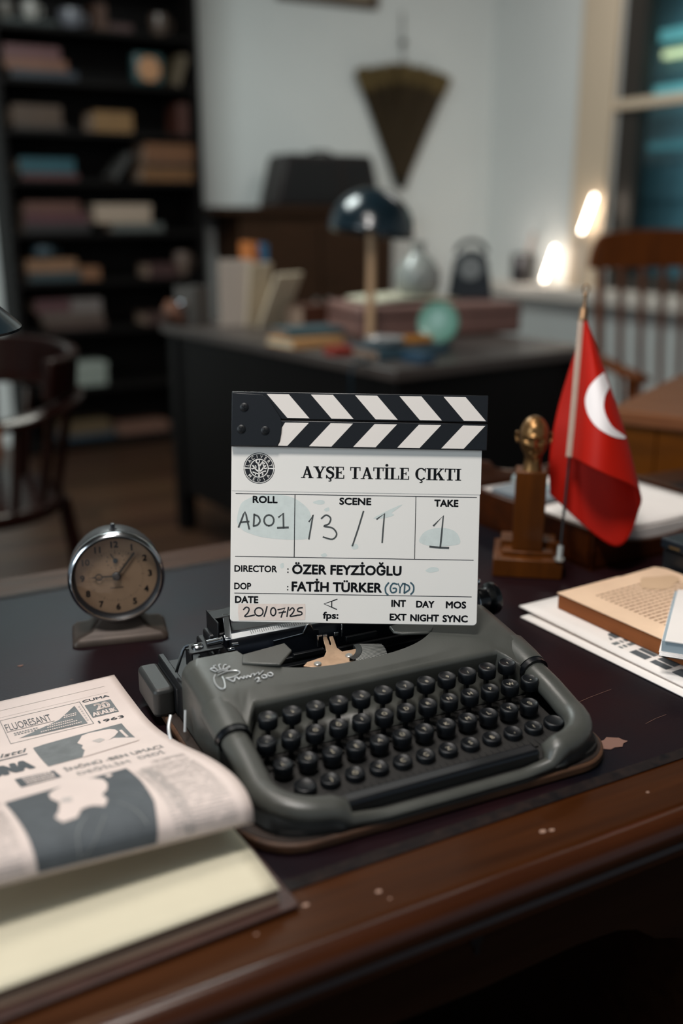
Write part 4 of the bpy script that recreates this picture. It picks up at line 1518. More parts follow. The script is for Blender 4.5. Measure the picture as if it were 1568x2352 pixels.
npoly([(-79, 251), (-74, 248), (-73, 255), (-77, 260)], 2, F1, 2)
for pts in ([(-112, 330), (-122, 345), (-124, 361)], [(-100, 334), (-112, 352), (-122, 362)], [(-88, 320), (-80, 335), (-76, 350)], [(-86, 305), (-74, 312), (-69, 322)]):
    put_ribbon(ink, [(p[0], -p[1]) for p in catmull([(a, c, 0) for a, c in pts], 4)], 1.0, F1, 1)
npoly([(-176, 262), (-156, 259), (-155, 264), (-176, 268)], 3, step=3)
random.seed(8)
for x0, x1, y0, y1, dy in ((-40, -11, 236, 247, 2.6), (-52, -12, 254, 362, 3.1), (-178, -158, 276, 362, 3.1), (-58, -44, 262, 362, 3.1)):
    y = y0
    while y < y1:
        q = x0
        while q < x1:
            w = random.uniform(1.5, 5.0)
            if random.random() < 0.9:
                nrect(q, min(q + w, x1), y, y + 1.0, 3)
            q += w + 0.8
        y += dy
ink.build('newsprint_ink', ['news_ink', 'news_grey', 'newsprint', 'news_faint'], np_, smooth=0, label='printed headlines, photographs and columns')

# ================================================================ bust on its stand, desk flag
bs = thing('bust_stand', 'small bronze head on a square wooden column with stepped base', 'statuette', (0.2475, 1.252, TOP + 0.001), R(-10))
b = MB()
b.box(-0.0445, 0.0445, -0.040, 0.045, 0.0, 0.025)
b.build('base', 'stand_wood', bs, bevel=0.0015)
b = MB()
b.box(-0.036, 0.036, 0.006, 0.042, 0.025, 0.036).box(-0.033, 0.032, -0.022, 0.006, 0.025, 0.030)
b.build('step', 'stand_wood', bs, bevel=0.001)
b = MB()
b.box(-0.0210, 0.0190, -0.016, 0.020, 0.030, 0.136)
b.build('column', 'stand_wood', bs, bevel=0.0015)
b = MB()
b.lathe([(0.0130, 0.1355), (0.0122, 0.139), (0.0108, 0.146), (0.0108, 0.153), (0.012, 0.158)], 24)
b.X = Matrix.Identity(4)
HZ = 0.1775


def head(s, t):
    th = 2 * math.pi * s                 # th = 0 at the back, pi at the face (-y)
    ph = math.pi * t
    x = math.sin(ph) * math.sin(th)
    y = math.sin(ph) * math.cos(th)
    z = math.cos(ph)
    # skull: deeper than wide, narrowing to the jaw
    w = 0.0188
    d = 0.0225
    hgt = 0.0295
    jaw = 1.0 if z > -0.1 else 1.0 - 0.26 * ((-z - 0.1) / 0.9) ** 1.5
    X, Y, Z = x * w * jaw, y * d * (1 if y > 0 else 0.95), z * hgt
    if z < -0.1 and y > 0:
        Y *= 1 - 0.55 * (-z - 0.1)        # nape cut in under the skull
    g = lambda cx, cz, sx, sz: math.exp(-((X - cx) / sx) ** 2 - ((Z - cz) / sz) ** 2)
    if y < 0.15:
        f = max(0.0, min(1.0, (0.15 - y) / 0.6))
        Y -= f * 0.0026 * (g(-0.0085, 0.0055, 0.006, 0.0022) + g(0.0085, 0.0055, 0.006, 0.0022) + g(0, 0.0062, 0.005, 0.002))   # brow
        Y += f * 0.0052 * (g(-0.0078, 0.0008, 0.0042, 0.0030) + g(0.0078, 0.0008, 0.0042, 0.0030))        # sockets
        Y -= f * 0.0010 * (g(-0.0082, 0.0004, 0.0022, 0.0014) + g(0.0082, 0.0004, 0.0022, 0.0014))        # lids
        Y -= f * 0.0062 * g(0, -0.0062, 0.0026, 0.0032)                                                  # nose tip
        Y -= f * 0.0036 * g(0, -0.0015, 0.0017, 0.0050)                                                  # nose bridge
        Y -= f * 0.0015 * (g(-0.0030, -0.0074, 0.0018, 0.0016) + g(0.0030, -0.0074, 0.0018, 0.0016))     # nostrils
        Y -= f * 0.0012 * (g(-0.0115, -0.0040, 0.0042, 0.0036) + g(0.0115, -0.0040, 0.0042, 0.0036))     # cheekbones
        Y -= f * 0.0014 * g(0, -0.0125, 0.0058, 0.0014) + f * 0.0013 * g(0, -0.0162, 0.0048, 0.0014)     # lips
        Y += f * 0.0028 * g(0, -0.0142, 0.0066, 0.0009)                                                  # mouth line
        Y += f * 0.0022 * (g(-0.0085, -0.0120, 0.0022, 0.005) + g(0.0085, -0.0120, 0.0022, 0.005))       # folds
        Y -= f * 0.0030 * g(0, -0.0228, 0.0062, 0.0036)                                                  # chin
    if z > 0.25:                                                                                         # swept-back hair mass
        Y -= 0.0012 * max(0, -y) * math.exp(-((z - 0.62) / 0.2) ** 2)
        X *= 1.03
    return (X, Y, HZ + Z)


b.grid(head, 72, 60)
for sx in (-1, 1):
    b.tube(catmull([(sx * 0.0200, -0.001, HZ + 0.006), (sx * 0.0222, 0.003, HZ + 0.0065), (sx * 0.0222, 0.0045, HZ + 0.001), (sx * 0.0208, 0.001, HZ - 0.0055), (sx * 0.0198, -0.0005, HZ - 0.004)], 4), 0.0017, 8)
b.build('head', 'bronze', bs, smooth=70, label='bronze bald head')

fl_ = thing('desk_flag', 'small red desk flag with white crescent draped from its pole', 'flag', (0.2804, 1.2091, TOP + 0.0265))
FO = Vector((-0.2804, -1.2091, -(TOP + 0.0265)))
p0, p1 = Vector((0.2804, 1.2091, 0.7770)) + FO, Vector((0.3200, 1.3365, 1.0700)) + FO
b = MB()
b.tube([tuple(p0), tuple(p1)], 0.0019, 12)
b.build('pole', 'black_metal', fl_)
b = MB()
b.tube([tuple(p0), tuple(p0.lerp(p1, 0.06))], 0.0042, 14)
b.tube([tuple(p0), tuple(p0 + Vector((0.0, 0.0, 0.003)))], 0.0065, 14)
b.build('pole_socket', 'steel', fl_)
b = MB()
dr = (p1 - p0).normalized()
M0 = Matrix.Translation(p1 - dr * 0.004) @ dr.to_track_quat('Z', 'Y').to_matrix().to_4x4()
b.lathe([(0, 0), (0.0068, 0), (0.0072, 0.003), (0.0060, 0.005), (0.0060, 0.017), (0.0048, 0.019), (0.0025, 0.021), (0.0022, 0.034), (0.0034, 0.037), (0.0022, 0.041), (0, 0.042)], 20, T=M0)
b.X = M0
b.tube([(0.0042 * math.cos(R(a)), 0, 0.0465 + 0.0055 * math.sin(R(a))) for a in range(-60, 241, 20)], 0.0013, 8)
b.build('finial', mat('finial_bronze', (132, 104, 78), 0.35, 0.8), fl_)
FC = [[[0.3193, 1.3344, 1.0679], [0.3113, 1.3033, 1.0138], [0.3036, 1.275, 0.9586], [0.2956, 1.248, 0.9042]], [[0.32, 1.3305, 1.0689], [0.3162, 1.281, 1.016], [0.3102, 1.2397, 0.9628], [0.3025, 1.2037, 0.9062]], [[0.3213, 1.3265, 1.0693], [0.3264, 1.2717, 1.013], [0.3302, 1.2255, 0.9573], [0.3265, 1.1883, 0.8968]], [[0.3251, 1.3322, 1.0676], [0.3419, 1.2812, 1.003], [0.3581, 1.2384, 0.9378], [0.3689, 1.2026, 0.875]], [[0.326, 1.3373, 1.0636], [0.3456, 1.2927, 0.9926], [0.3655, 1.252, 0.9206], [0.3852, 1.232, 0.8411]], [[0.3233, 1.3386, 1.0577], [0.3319, 1.3072, 0.9786], [0.3423, 1.2535, 0.8913], [0.3537, 1.2212, 0.7919]], [[0.3152, 1.3378, 1.0377], [0.2906, 1.316, 0.9594], [0.2776, 1.2927, 0.8963], [0.278, 1.2794, 0.8457]]]


def crv(P, x):
    i = min(int(x), len(P) - 2)
    t = x - i
    a, b_, c, d = P[max(i - 1, 0)], P[i], P[i + 1], P[min(i + 2, len(P) - 1)]
    return [.5 * ((2 * b_[k]) + (c[k] - a[k]) * t + (2 * a[k] - 5 * b_[k] + 4 * c[k] - d[k]) * t * t + (3 * b_[k] - a[k] - 3 * c[k] + d[k]) * t ** 3) for k in range(3)]


def cloth(p, q):
    return Vector(crv([crv(c, q * 3) for c in FC], p * 6)) + FO


def cloth_n(p, q, d):
    e = 0.004
    n_ = (cloth(p + e, q) - cloth(p - e, q)).cross(cloth(p, min(1, q + e)) - cloth(p, max(0, q - e)))
    n_.normalize()
    if n_.y > 0:
        n_ = -n_
    return cloth(p, q) + n_ * d


b = MB()
b.grid(lambda s, t: tuple(cloth(s, t)), 60, 40)
b.build('flag_cloth', 'flag_red', fl_, smooth=80, solid=0.0006, label='red satin cloth')
b = MB()
cres = [(0.4438, 0.3222), (0.315, 0.39), (0.2119, 0.4636), (0.1606, 0.5311), (0.1491, 0.5925), (0.173, 0.6572), (0.218, 0.7075), (0.2777, 0.7378), (0.3505, 0.745), (0.4117, 0.7353), (0.48, 0.7078), (0.5095, 0.6853), (0.4506, 0.6916), (0.3883, 0.6897), (0.3489, 0.6558), (0.3286, 0.6092), (0.3322, 0.5616), (0.3652, 0.4984), (0.4109, 0.4494), (0.4713, 0.4012)]
outer = catmull([(p[0], p[1], 0) for p in cres[:12]], 6)
inner = catmull([(p[0], p[1], 0) for p in [cres[11]] + cres[12:][:]], 9)
inner = inner[::-1]
m_ = 40


def samp(P, t):
    x = t * (len(P) - 1)
    i = min(int(x), len(P) - 2)
    return P[i].lerp(P[i + 1], x - i)


b.grid(lambda s, t: tuple(cloth_n(*(samp(outer, s).lerp(samp(inner, s), t))[:2], 0.0011)), 60, 6)
b.build('crescent', 'flag_white', fl_, smooth=80)
b = MB()
vs, fs = [], []


def slv(s, t):
    a = 2 * math.pi * s
    c = cloth(0.0, t)
    side = Vector((0.93, 0.30, -0.2)).normalized()
    fr = Vector((-0.25, 0.93, -0.3)).normalized()
    return tuple(c + side * 0.0076 * math.cos(a) + fr * 0.0036 * math.sin(a))


b.grid(slv, 16, 24)
b.build('pole_sleeve', 'sleeve_beige', fl_, smooth=80, label='beige sleeve along the pole')

# ================================================================ letter tray with papers, at the back right
tr = thing('letter_tray', 'open wooden letter tray at the back of the desk behind the flag', 'tray', (*RX(0.905, 0.907)[:2], TOP + 0.001), R(ROOM))
LE, LN = 0.27, 0.290
b = MB()
b.box(0, LE, 0, LN, 0, 0.006)
b.build('tray_bottom', 'tray_wood', tr)
for x0, x1 in ((0, 0.010), (LE - 0.010, LE)):
    b = MB()
    b.box(x0, x1, 0, LN, 0.0, 0.054)
    b.build('tray_side', 'tray_wood', tr, bevel=0.0015)
Tn = Matrix(((1, 0, 0, 0), (0, 0, 1, 0), (0, 1, 0, 0), (0, 0, 0, 1)))
b = MB()
b.prism([(0, 0), (LE, 0), (LE, 0.082), (LE - .03, 0.086)] + [(LE / 2 + (LE / 2 - .05) * math.cos(R(a)), 0.082 - 0.022 * math.sin(R(a))) for a in range(0, 181, 15)] + [(0.03, 0.086), (0, 0.082)], LN - 0.010, LN, T=Tn)
b.build('tray_back', 'tray_wood', tr, bevel=0.0015)
b = MB()
b.prism([(0, 0), (LE, 0), (LE, 0.054), (LE - .02, 0.054)] + [(LE / 2 + (LE / 2 - .035) * math.cos(R(a)), 0.052 - 0.026 * math.sin(R(a))) for a in range(0, 181, 15)] + [(0.02, 0.054), (0, 0.054)], 0, 0.010, T=Tn)
b.build('tray_front', 'tray_wood', tr, bevel=0.0015)
for k, (r, dx, dy, h) in enumerate(((1.5, 0.013, 0.014, 0.0405), (-2.0, 0.018, 0.012, 0.0425))):
    b = MB()
    o = RX(0.905 + 0.013 + 0.004 * k, 0.907 + 0.014)
    b.grid(lambda s, t: (0.236 * s, 0.254 * t, 0.0035 * (s - 0.5) ** 2 * 4 * (1 - t) - 0.004 * (1 - t) ** 2 * math.sin(math.pi * s)), 14, 14)
    q = b.build('paper_sheet', 'paper_white', None, smooth=80, solid=0.0006, loc=(o[0], o[1], TOP + 0.0455 + 0.003 * k), rotz=R(ROOM))
    tag(q, ('lower of the two white sheets lying in the wooden letter tray', 'upper of the two white sheets lying in the wooden letter tray')[k], 'paper', 'sheets in the letter tray')
b = MB()
b.box(0.012, LE - 0.012, 0.012, LN - 0.012, 0.007, 0.040)
o = RX(0.905, 0.907)
tag(b.build('paper_stack', 'paper_white', None, loc=(o[0], o[1], TOP + 0.001), rotz=R(ROOM), smooth=0), 'thick white paper pile filling the wooden letter tray', 'paper stack')
o = RX(0.985, 1.115)
b = MB()
b.tube([(0.0, 0.045, 0), (0.0, -0.045, 0)], 0.0075, 12)
b.tube([(0.0, -0.045, 0), (0.0, -0.060, 0)], [0.0075, 0.002], 12)
tag(b.build('pen', mat('pen_clear', (176, 194, 196), 0.15, 0.4), None, loc=(o[0], o[1], TOP + 0.0595), rotz=R(ROOM + 4)), 'fat pale glassy pen on the papers in the letter tray', 'pen')
o = RX(0.945, 1.095)
b = MB()
b.prism(rrect(-0.035, 0.035, -0.045, 0.045, 0.004), 0, 0.006)
tag(b.build('notepad', mat('notepad_grey', (120, 128, 134), 0.5), None, loc=(o[0] + 0.008, o[1] + 0.006, TOP + 0.0535), rotz=R(ROOM + 8)), 'grey notepad on the papers in the letter tray', 'notepad')

# ================================================================ papers and books, right edge of the desk
PA = 32.0
c_, s_ = math.cos(R(PA)), math.sin(R(PA))


def RP(u, v):     # u right along the sheet top, v towards the viewer, from the sheets' far-left corner
    return (0.2105 + u * c_ + v * s_, 1.1030 + u * s_ - v * c_)


def sheet_obj(name, u0, v0, w, l, z, th, m, label, cat, curl=0.0):
    o = RP(u0, v0)
    t = thing(name, label, cat, (o[0], o[1], TOP + z), R(PA))
    b = MB()
    b.grid(lambda s, q: (w * s, -l * q, curl * (1 - s) ** 2 * (1 - q) ** 2), 12, 12)
    b.build('folded_sheet', m, t, smooth=80, solid=th)
    return t


s1 = sheet_obj('folded_newspaper', -0.012, 0.018, 0.214, 0.36, 0.0022, 0.0016, 'paper_white', 'lower folded newspaper sticking out under the one beneath the books', 'newspaper')
s2 = sheet_obj('folded_newspaper', 0.0, 0.002, 0.208, 0.36, 0.0056, 0.0016, 'paper_white', 'upper folded newspaper with dark headline under the tan paperback', 'newspaper', 0.002)
ik = MB()
f = lambda x, y: (x, y, 0.0015)
put_ribbon(ik, [(0.014, -0.052), (0.020, -0.060), (0.030, -0.062)], 0.006, f)
put_ribbon(ik, [(0.040, -0.060), (0.030, -0.074), (0.020, -0.082), (0.016, -0.096), (0.024, -0.108)], 0.007, f, 0, 4)
random.seed(12)
for v, h, hh in ((0.112, 0.014, 1), (0.132, 0.006, 0), (0.142, 0.006, 0), (0.158, 0.022, 1), (0.186, 0.022, 1), (0.215, 0.018, 1), (0.240, 0.006, 0), (0.250, 0.006, 0)):
    x = 0.014
    while x < 0.20:
        w = random.uniform(0.006, 0.016) if hh else random.uniform(0.003, 0.010)
        put_rect(ik, x, x + w, -v - h, -v, f, mi=0 if hh else 1)
        x += w + 0.0025
ik.build('headline_ink', ['news_ink', 'news_grey'], s2, smooth=0)

o = RP(0.034, 0.0305)
pb = thing('paperback_book', 'tan paperback with yellowed page edges lying on the newspapers', 'book', (o[0], o[1], TOP + 0.0078), R(PA))
b = MB()
b.box(0, 0.172, -0.215, 0, 0, 0.0185)
b.build('page_block', mat('tan_pages', (136, 76, 32), 0.85, var=0.12, vs=6, stretch=(1, 1, 90)), pb, bevel=0.001, label='orange-brown page edges')
b = MB()
b.prism([(-0.001, 0.001), (0.100, 0.001), (0.104, -0.001), (0.166, 0.001), (0.173, -0.010), (0.173, -0.216), (-0.001, -0.216)], 0.0188, 0.0196)
cv = b.build('cover', mat('tan_cover', (226, 194, 164), 0.8, var=0.06, vs=14), pb, smooth=0, label='pale tan page facing up')
b = MB()
random.seed(21)
for k in range(22):
    y = -0.030 - k * 0.0072
    x = 0.030
    while x < 0.150:
        w = random.uniform(0.003, 0.010)
        put_rect(b, x, min(0.15, x + w), y - 0.0028, y, lambda p, q: (p, q, 0.0199))
        x += w + 0.0018
b.build('printed_text', mat('tan_text', (160, 128, 104), 0.85), cv, smooth=0)
b = MB()
pp = [(0.128 + 0.026 * math.cos(a) * (1 + 0.3 * math.sin(2 * a + 1)), -0.040 + 0.020 * math.sin(a) * (1 + 0.2 * math.cos(3 * a))) for a in (k * 0.3142 for k in range(20))]
put_poly(b, pp, lambda p, q: (p, q, 0.0202))
b.build('cover_stain', mat('tan_stain', (204, 172, 140), 0.85), cv, smooth=0, label='brown stain')

wb = thing('white_book', 'white covered book with bluish page edge resting on the tan paperback', 'book', (0.3235, 0.9270, TOP + 0.0290), R(-22.5))
b = MB()
b.box(0.001, 0.150, 0.001, 0.150, 0.001, 0.0125)
b.build('page_block', mat('bluish_pages', (150, 164, 172), 0.7, var=0.06, vs=8, stretch=(1, 1, 60)), wb, smooth=0)
b = MB()
b.box(0.004, 0.152, -0.001, 0.152, 0.0126, 0.0145).box(-0.001, 0.152, -0.001, 0.152, 0.0, 0.001)
b.build('cover', 'paper_white', wb, bevel=0.0005)
b = MB()
for k in range(3):
    b.tube([(0.000, -0.004 - 0.003 * k, 0.001), (0.150, -0.004 - 0.003 * k, 0.001)], 0.0012, 6)
b.build('binding_rod', 'black_plastic', wb)

nb = thing('navy_box', 'dark navy leather box with gold studs behind the tan paperback', 'box', (0.4080, 1.1960, TOP + 0.0015), R(PA))
b = MB()
b.box(0, 0.17, -0.125, 0, 0, 0.046)
b.build('box_body', mat('navy_leather', (12, 17, 22), 0.42, bump=0.3, bs=300), nb, bevel=0.002)
b = MB()
b.box(-0.003, 0.173, -0.128, 0.003, 0.047, 0.0615)
b.build('lid', mat('navy_leather_lid', (16, 26, 35), 0.38, bump=0.3, bs=300), nb, bevel=0.003)
b = MB()
for x, y in ((0.035, -0.030), (0.13, -0.030)):
    b.lathe([(0, 0.0612), (0.0042, 0.0612), (0.0036, 0.0625), (0, 0.063)], 14, T=Matrix.Translation((x, y, 0)))
b.box(-0.0036, -0.0028, -0.028, -0.012, 0.051, 0.054)
b.build('gold_stud', mat('gold', (190, 160, 110), 0.3, 0.9), nb)

# lamp whose shade just enters the frame at the left
lp = thing('desk_lamp', 'dark teal lamp shade entering at the left edge of the photo', 'lamp', (-0.4560, 0.9450, TOP + 0.001))
b = MB()
b.lathe([(0, 0), (0.075, 0), (0.075, 0.008), (0.060, 0.018), (0.014, 0.026), (0, 0.027)], 40)
b.build('lamp_base', 'teal_enamel', lp)
b = MB()
b.tube([(0, 0, 0.024), (0, 0, 0.45)], 0.006, 14)
b.build('lamp_stem', 'chrome', lp)
b = MB()
b.lathe([(0.026, 0.462), (0.034, 0.452), (0.060, 0.432), (0.145, 0.3545), (0.149, 0.350), (0.1485, 0.3475), (0.145, 0.347), (0.142, 0.350), (0.058, 0.426), (0.030, 0.446), (0.020, 0.450)], 56)
b.build('lamp_shade', 'teal_enamel', lp, smooth=50)

# ================================================================ background: oak cabinet, chairs, second desk
oc = thing('oak_cabinet', 'orange-brown oak plank cabinet standing behind the writing desk at right', 'cabinet', (0.560, 1.985, 0), R(-33))
b = MB()
b.box(0, 0.75, 0, 0.50, 0.0, 0.795)
b.build('cabinet_body', 'oak', oc, bevel=0.004)
b = MB()
for k in range(9):
    b.box(0.002 + 0.083 * k, 0.0815 + 0.083 * k, -0.008, 0.001, 0.06, 0.79)
b.build('front_planks', 'oak', oc, bevel=0.002)
b = MB()
b.box(-0.015, 0.765, -0.022, 0.515, 0.796, 0.826)
b.build('cabinet_top', 'oak_top', oc, bevel=0.004)

# slatted oak armchair
ch = thing('slatted_armchair', 'orange-brown wooden armchair with broad crest rail and slatted back', 'chair', (1.11, 3.46, 0), R(12))
b = MB()
cr = catmull([(-0.285, 0.02, 1.035), (-0.265, 0.03, 1.10), (-0.21, 0.045, 1.135), (0.0, 0.06, 1.145), (0.21, 0.045, 1.135), (0.265, 0.03, 1.10), (0.285, 0.02, 1.035)], 6)
vs = []
for p in cr:
    lo = 1.02 + 0.0
    vs += [(p.x, p.y - 0.014, p.z), (p.x, p.y + 0.014, p.z), (p.x, p.y + 0.010, lo), (p.x, p.y - 0.018, lo)]
n = len(cr)
fs = [(0, 1, 2, 3), (4 * n - 1, 4 * n - 2, 4 * n - 3, 4 * n - 4)]
for i in range(n - 1):
    fs += [(4 * i + j, 4 * i + (j + 1) % 4, 4 * i + 4 + (j + 1) % 4, 4 * i + 4 + j) for j in range(4)]
b.add(vs, fs)
b.build('crest_rail', 'chair_oak', ch, bevel=0.004)
for k in range(7):
    x = -0.235 + k * 0.0783
    b = MB()
    b.tube([(x * 0.92, -0.03, 0.46), (x * 0.97, 0.015, 0.75), (x, 0.042, 1.03)], [0.011, 0.013, 0.014] if k not in (0, 6) else [0.016, 0.018, 0.018], 10, ell=(1.2, 0.7))
    b.build('back_slat', 'chair_oak', ch)
for sx in (-1, 1):
    b = MB()
    b.tube(catmull([(sx * 0.25, 0.02, 0.735), (sx * 0.285, -0.10, 0.735), (sx * 0.295, -0.28, 0.725), (sx * 0.285, -0.40, 0.715)], 5), 0.024, 10, ell=(0.6, 1.3), up=(0, 0, 1))
    b.build('arm', 'chair_oak', ch)
    b = MB()
    b.tube([(sx * 0.265, -0.33, 0.44), (sx * 0.290, -0.34, 0.72)], 0.017, 10)
    b.build('arm_post', 'chair_oak', ch)
    for y in (-0.02, -0.42):
        b = MB()
        b.tube([(sx * 0.235, y, 0.43), (sx * 0.265, y + (0.05 if y > -0.1 else -0.03), 0.0)], [0.021, 0.015], 10)
        b.build('leg', 'chair_oak', ch)
b = MB()
b.prism(rrect(-0.27, 0.27, -0.46, 0.03, 0.05, 5), 0.43, 0.465)
b.build('seat', 'chair_oak', ch, bevel=0.008)

# dark captain's chair at the left
dc = thing('captain_chair', 'dark mahogany armchair with curved back rail at the left edge', 'chair', (-1.02, 2.62, 0), R(-25))
b = MB()
arc = [(0.31 * math.cos(R(a)), 0.27 * math.sin(R(a)), 0.715 + 0.03 * math.sin(R(a))) for a in range(-30, 211, 12)]
b.tube(arc, 0.028, 10, ell=(0.6, 1.2), up=(0, 0, 1))
b.build('arm_rail', 'mahogany', dc)
b = MB()
vs, fs = [], []
A_ = list(range(-2, 183, 8))
for a in A_:
    top = 0.865 - 0.015 * abs(a - 90) / 90
    for r, z in ((0.275, 0.745), (0.305, 0.745), (0.318, top), (0.288, top)):
        vs.append((r * 1.06 * math.cos(R(a)), r * 0.93 * math.sin(R(a)), z))
n = len(A_)
fs = [(0, 1, 2, 3), (4 * n - 1, 4 * n - 2, 4 * n - 3, 4 * n - 4)]
for i in range(n - 1):
    fs += [(4 * i + j, 4 * i + (j + 1) % 4, 4 * i + 4 + (j + 1) % 4, 4 * i + 4 + j) for j in range(4)]
b.add(vs, fs)
b.build('crest_rail', 'mahogany', dc, bevel=0.008, seg=3)
for a in range(-20, 201, 22):
    b = MB()
    b.tube([(0.25 * math.cos(R(a)), 0.22 * math.sin(R(a)), 0.46), (0.305 * math.cos(R(a)), 0.265 * math.sin(R(a)), 0.715)], [0.011, 0.013], 8)
    b.build('spindle', 'mahogany', dc)
b = MB()
b.prism([(0.28 * math.cos(R(a)), -0.03 + 0.27 * math.sin(R(a)) * (1 if math.sin(R(a)) > 0 else 0.85)) for a in range(0, 360, 12)], 0.43, 0.47)
b.build('seat', 'mahogany', dc, bevel=0.012, seg=3)
for x, y in ((-0.20, -0.18), (0.20, -0.18), (-0.19, 0.16), (0.19, 0.16)):
    b = MB()
    b.tube([(x, y, 0.435), (x * 1.12, y * 1.12, 0.22), (x * 1.3, y * 1.3, 0.0)], [0.019, 0.023, 0.014], 10)
    b.build('leg', 'mahogany', dc)
b = MB()
b.tube([(-0.22, -0.20, 0.2), (-0.21, 0.18, 0.2)], 0.011, 8).tube([(0.22, -0.20, 0.2), (0.21, 0.18, 0.2)], 0.011, 8).tube([(-0.21, 0, 0.2), (0.21, 0, 0.2)], 0.011, 8)
b.build('stretcher', 'mahogany', dc)
cu = thing('cushion', 'tan rounded cushion lying in the dark mahogany armchair', 'cushion', (-1.10, 2.62, 0.482), R(-25))
b = MB()


def cush(s, t):
    a, ph = 2 * math.pi * s, math.pi * (t - 0.5)
    p = lambda v, e: math.copysign(abs(v) ** e, v)
    return (0.15 * p(math.cos(ph), 0.6) * p(math.cos(a), 0.5), 0.15 * p(math.cos(ph), 0.6) * p(math.sin(a), 0.5), 0.11 + 0.11 * p(math.sin(ph), 0.8))


b.grid(cush, 40, 20)
b.build('cushion_cover', mat('tan_cloth', (150, 92, 56), 0.8, var=0.15, vs=8), cu, smooth=80)

# second desk
D2 = thing('side_desk', 'dark wooden desk in the middle of the room behind the clapperboard', 'desk', (0.143, 2.640, 0), R(36))
LU, LW, HT = 1.40, 0.80, 0.80
b = MB()
b.box(0, LW, 0, LU, HT - 0.032, HT)
b.build('desk_top', mat('side_desk_top', (60, 52, 48), 0.42, var=0.15, vs=5), D2, bevel=0.004)
b = MB()
b.box(0.03, LW - 0.03, 0.03, 0.05, 0.10, HT - 0.033)
b.box(0.03, 0.05, 0.05, LU - 0.05, 0.16, HT - 0.033)
b.box(LW - 0.05, LW - 0.03, 0.05, LU - 0.05, 0.30, HT - 0.033)
b.build('modesty_panel', 'dark_wood', D2, bevel=0.002)
for x, y in ((0.02, 0.02), (LW - 0.08, 0.02), (0.02, LU - 0.08), (LW - 0.08, LU - 0.08)):
    b = MB()
    b.box(x, x + 0.06, y, y + 0.06, 0, HT - 0.033)
    b.build('leg', 'dark_wood', D2, bevel=0.003)


def D(w, u, z=0.0):
    c, s = math.cos(R(36)), math.sin(R(36))
    return (0.143 + w * c - u * s, 2.640 + w * s + u * c, HT + 0.001 + z)


# mushroom lamp
ml = thing('mushroom_lamp', 'dark teal dome lamp on a thin pale stem on the side desk', 'lamp', D(0.215, 0.388))
b = MB()
b.lathe([(0, 0), (0.085, 0), (0.085, 0.006), (0.06, 0.014), (0.012, 0.020), (0, 0.020)], 36)
b.build('lamp_base', 'teal_enamel', ml)
b = MB()
b.tube([(0, 0, 0.018), (0, 0, 0.415)], 0.0135, 14)
b.build('lamp_stem', 'pale_stick', ml)
b = MB()
prof = [(0, 0.470)] + [(0.128 * math.sin(R(a)), 0.352 + 0.118 * math.cos(R(a))) for a in range(6, 91, 6)] + [(0.131, 0.344), (0.128, 0.337), (0.122, 0.338), (0.116, 0.352)] + [(0.120 * math.sin(R(a)), 0.352 + 0.108 * math.cos(R(a))) for a in range(84, 5, -13)]
b.lathe(prof, 48, T=Matrix.Translation((0, 0, 0.35)) @ Matrix.Rotation(R(7), 4, 'Y') @ Matrix.Rotation(R(-5), 4, 'X') @ Matrix.Translation((0, 0, -0.35)))
b.build('lamp_shade', 'teal_enamel', ml, smooth=60)
b = MB()
b.tube(catmull([(0.02, -0.08, 0.008), (0.0, -0.22, 0.006), (-0.02, -0.33, 0.006), (-0.06, -0.42, 0.004), (-0.062, -0.428, -0.10), (-0.06, -0.42, -0.40)], 6), 0.005, 8)
b.build('lamp_cord', 'teal_enamel', ml)

# mint disc
mc = thing('mint_disc', 'round mint green disc-shaped stand facing out on the side desk', 'ornament', D(0.39, 0.275))
b = MB()
b.lathe([(0, -0.022), (0.045, -0.022), (0.064, -0.010), (0.066, 0.004), (0.060, 0.012), (0.052, 0.009), (0.040, 0.006), (0, 0.004)], 40, T=Matrix.Translation((0, 0, 0.074)) @ Matrix.Rotation(R(-20), 4, 'Z') @ Matrix.Rotation(R(78), 4, 'X'))
b.build('disc', 'mint', mc, smooth=50)
b = MB()
b.prism(rrect(-0.04, 0.04, -0.03, 0.03, 0.01, 4), 0, 0.014)
b.build('foot', 'black_plastic', mc, bevel=0.003)


def book(name, label, loc, rz, w, d, t, cov, pages='paper_cream', group=None, cat='book', tilt=None):
    """closed book: x = width, y = depth (spine at -y side), z = thickness"""
    r = thing(name, label, cat, loc, rz, group)
    if tilt:
        r.rotation_euler = tilt
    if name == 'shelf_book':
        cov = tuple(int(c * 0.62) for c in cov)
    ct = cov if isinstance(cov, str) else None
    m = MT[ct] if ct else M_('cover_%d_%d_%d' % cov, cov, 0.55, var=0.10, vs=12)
    b = MB()
    h = min(0.003, t * 0.12)
    b.box(0, w, 0, d, 0, h).box(0, w, 0, d, t - h, t).box(0, w, 0, h * 1.2, h, t - h)
    b.build('cover', m, r, smooth=0)
    b = MB()
    b.box(0.004, w - 0.004, h * 1.2, d - 0.004, h, t - h)
    b.build('page_block', pages, r, smooth=0)
    return r


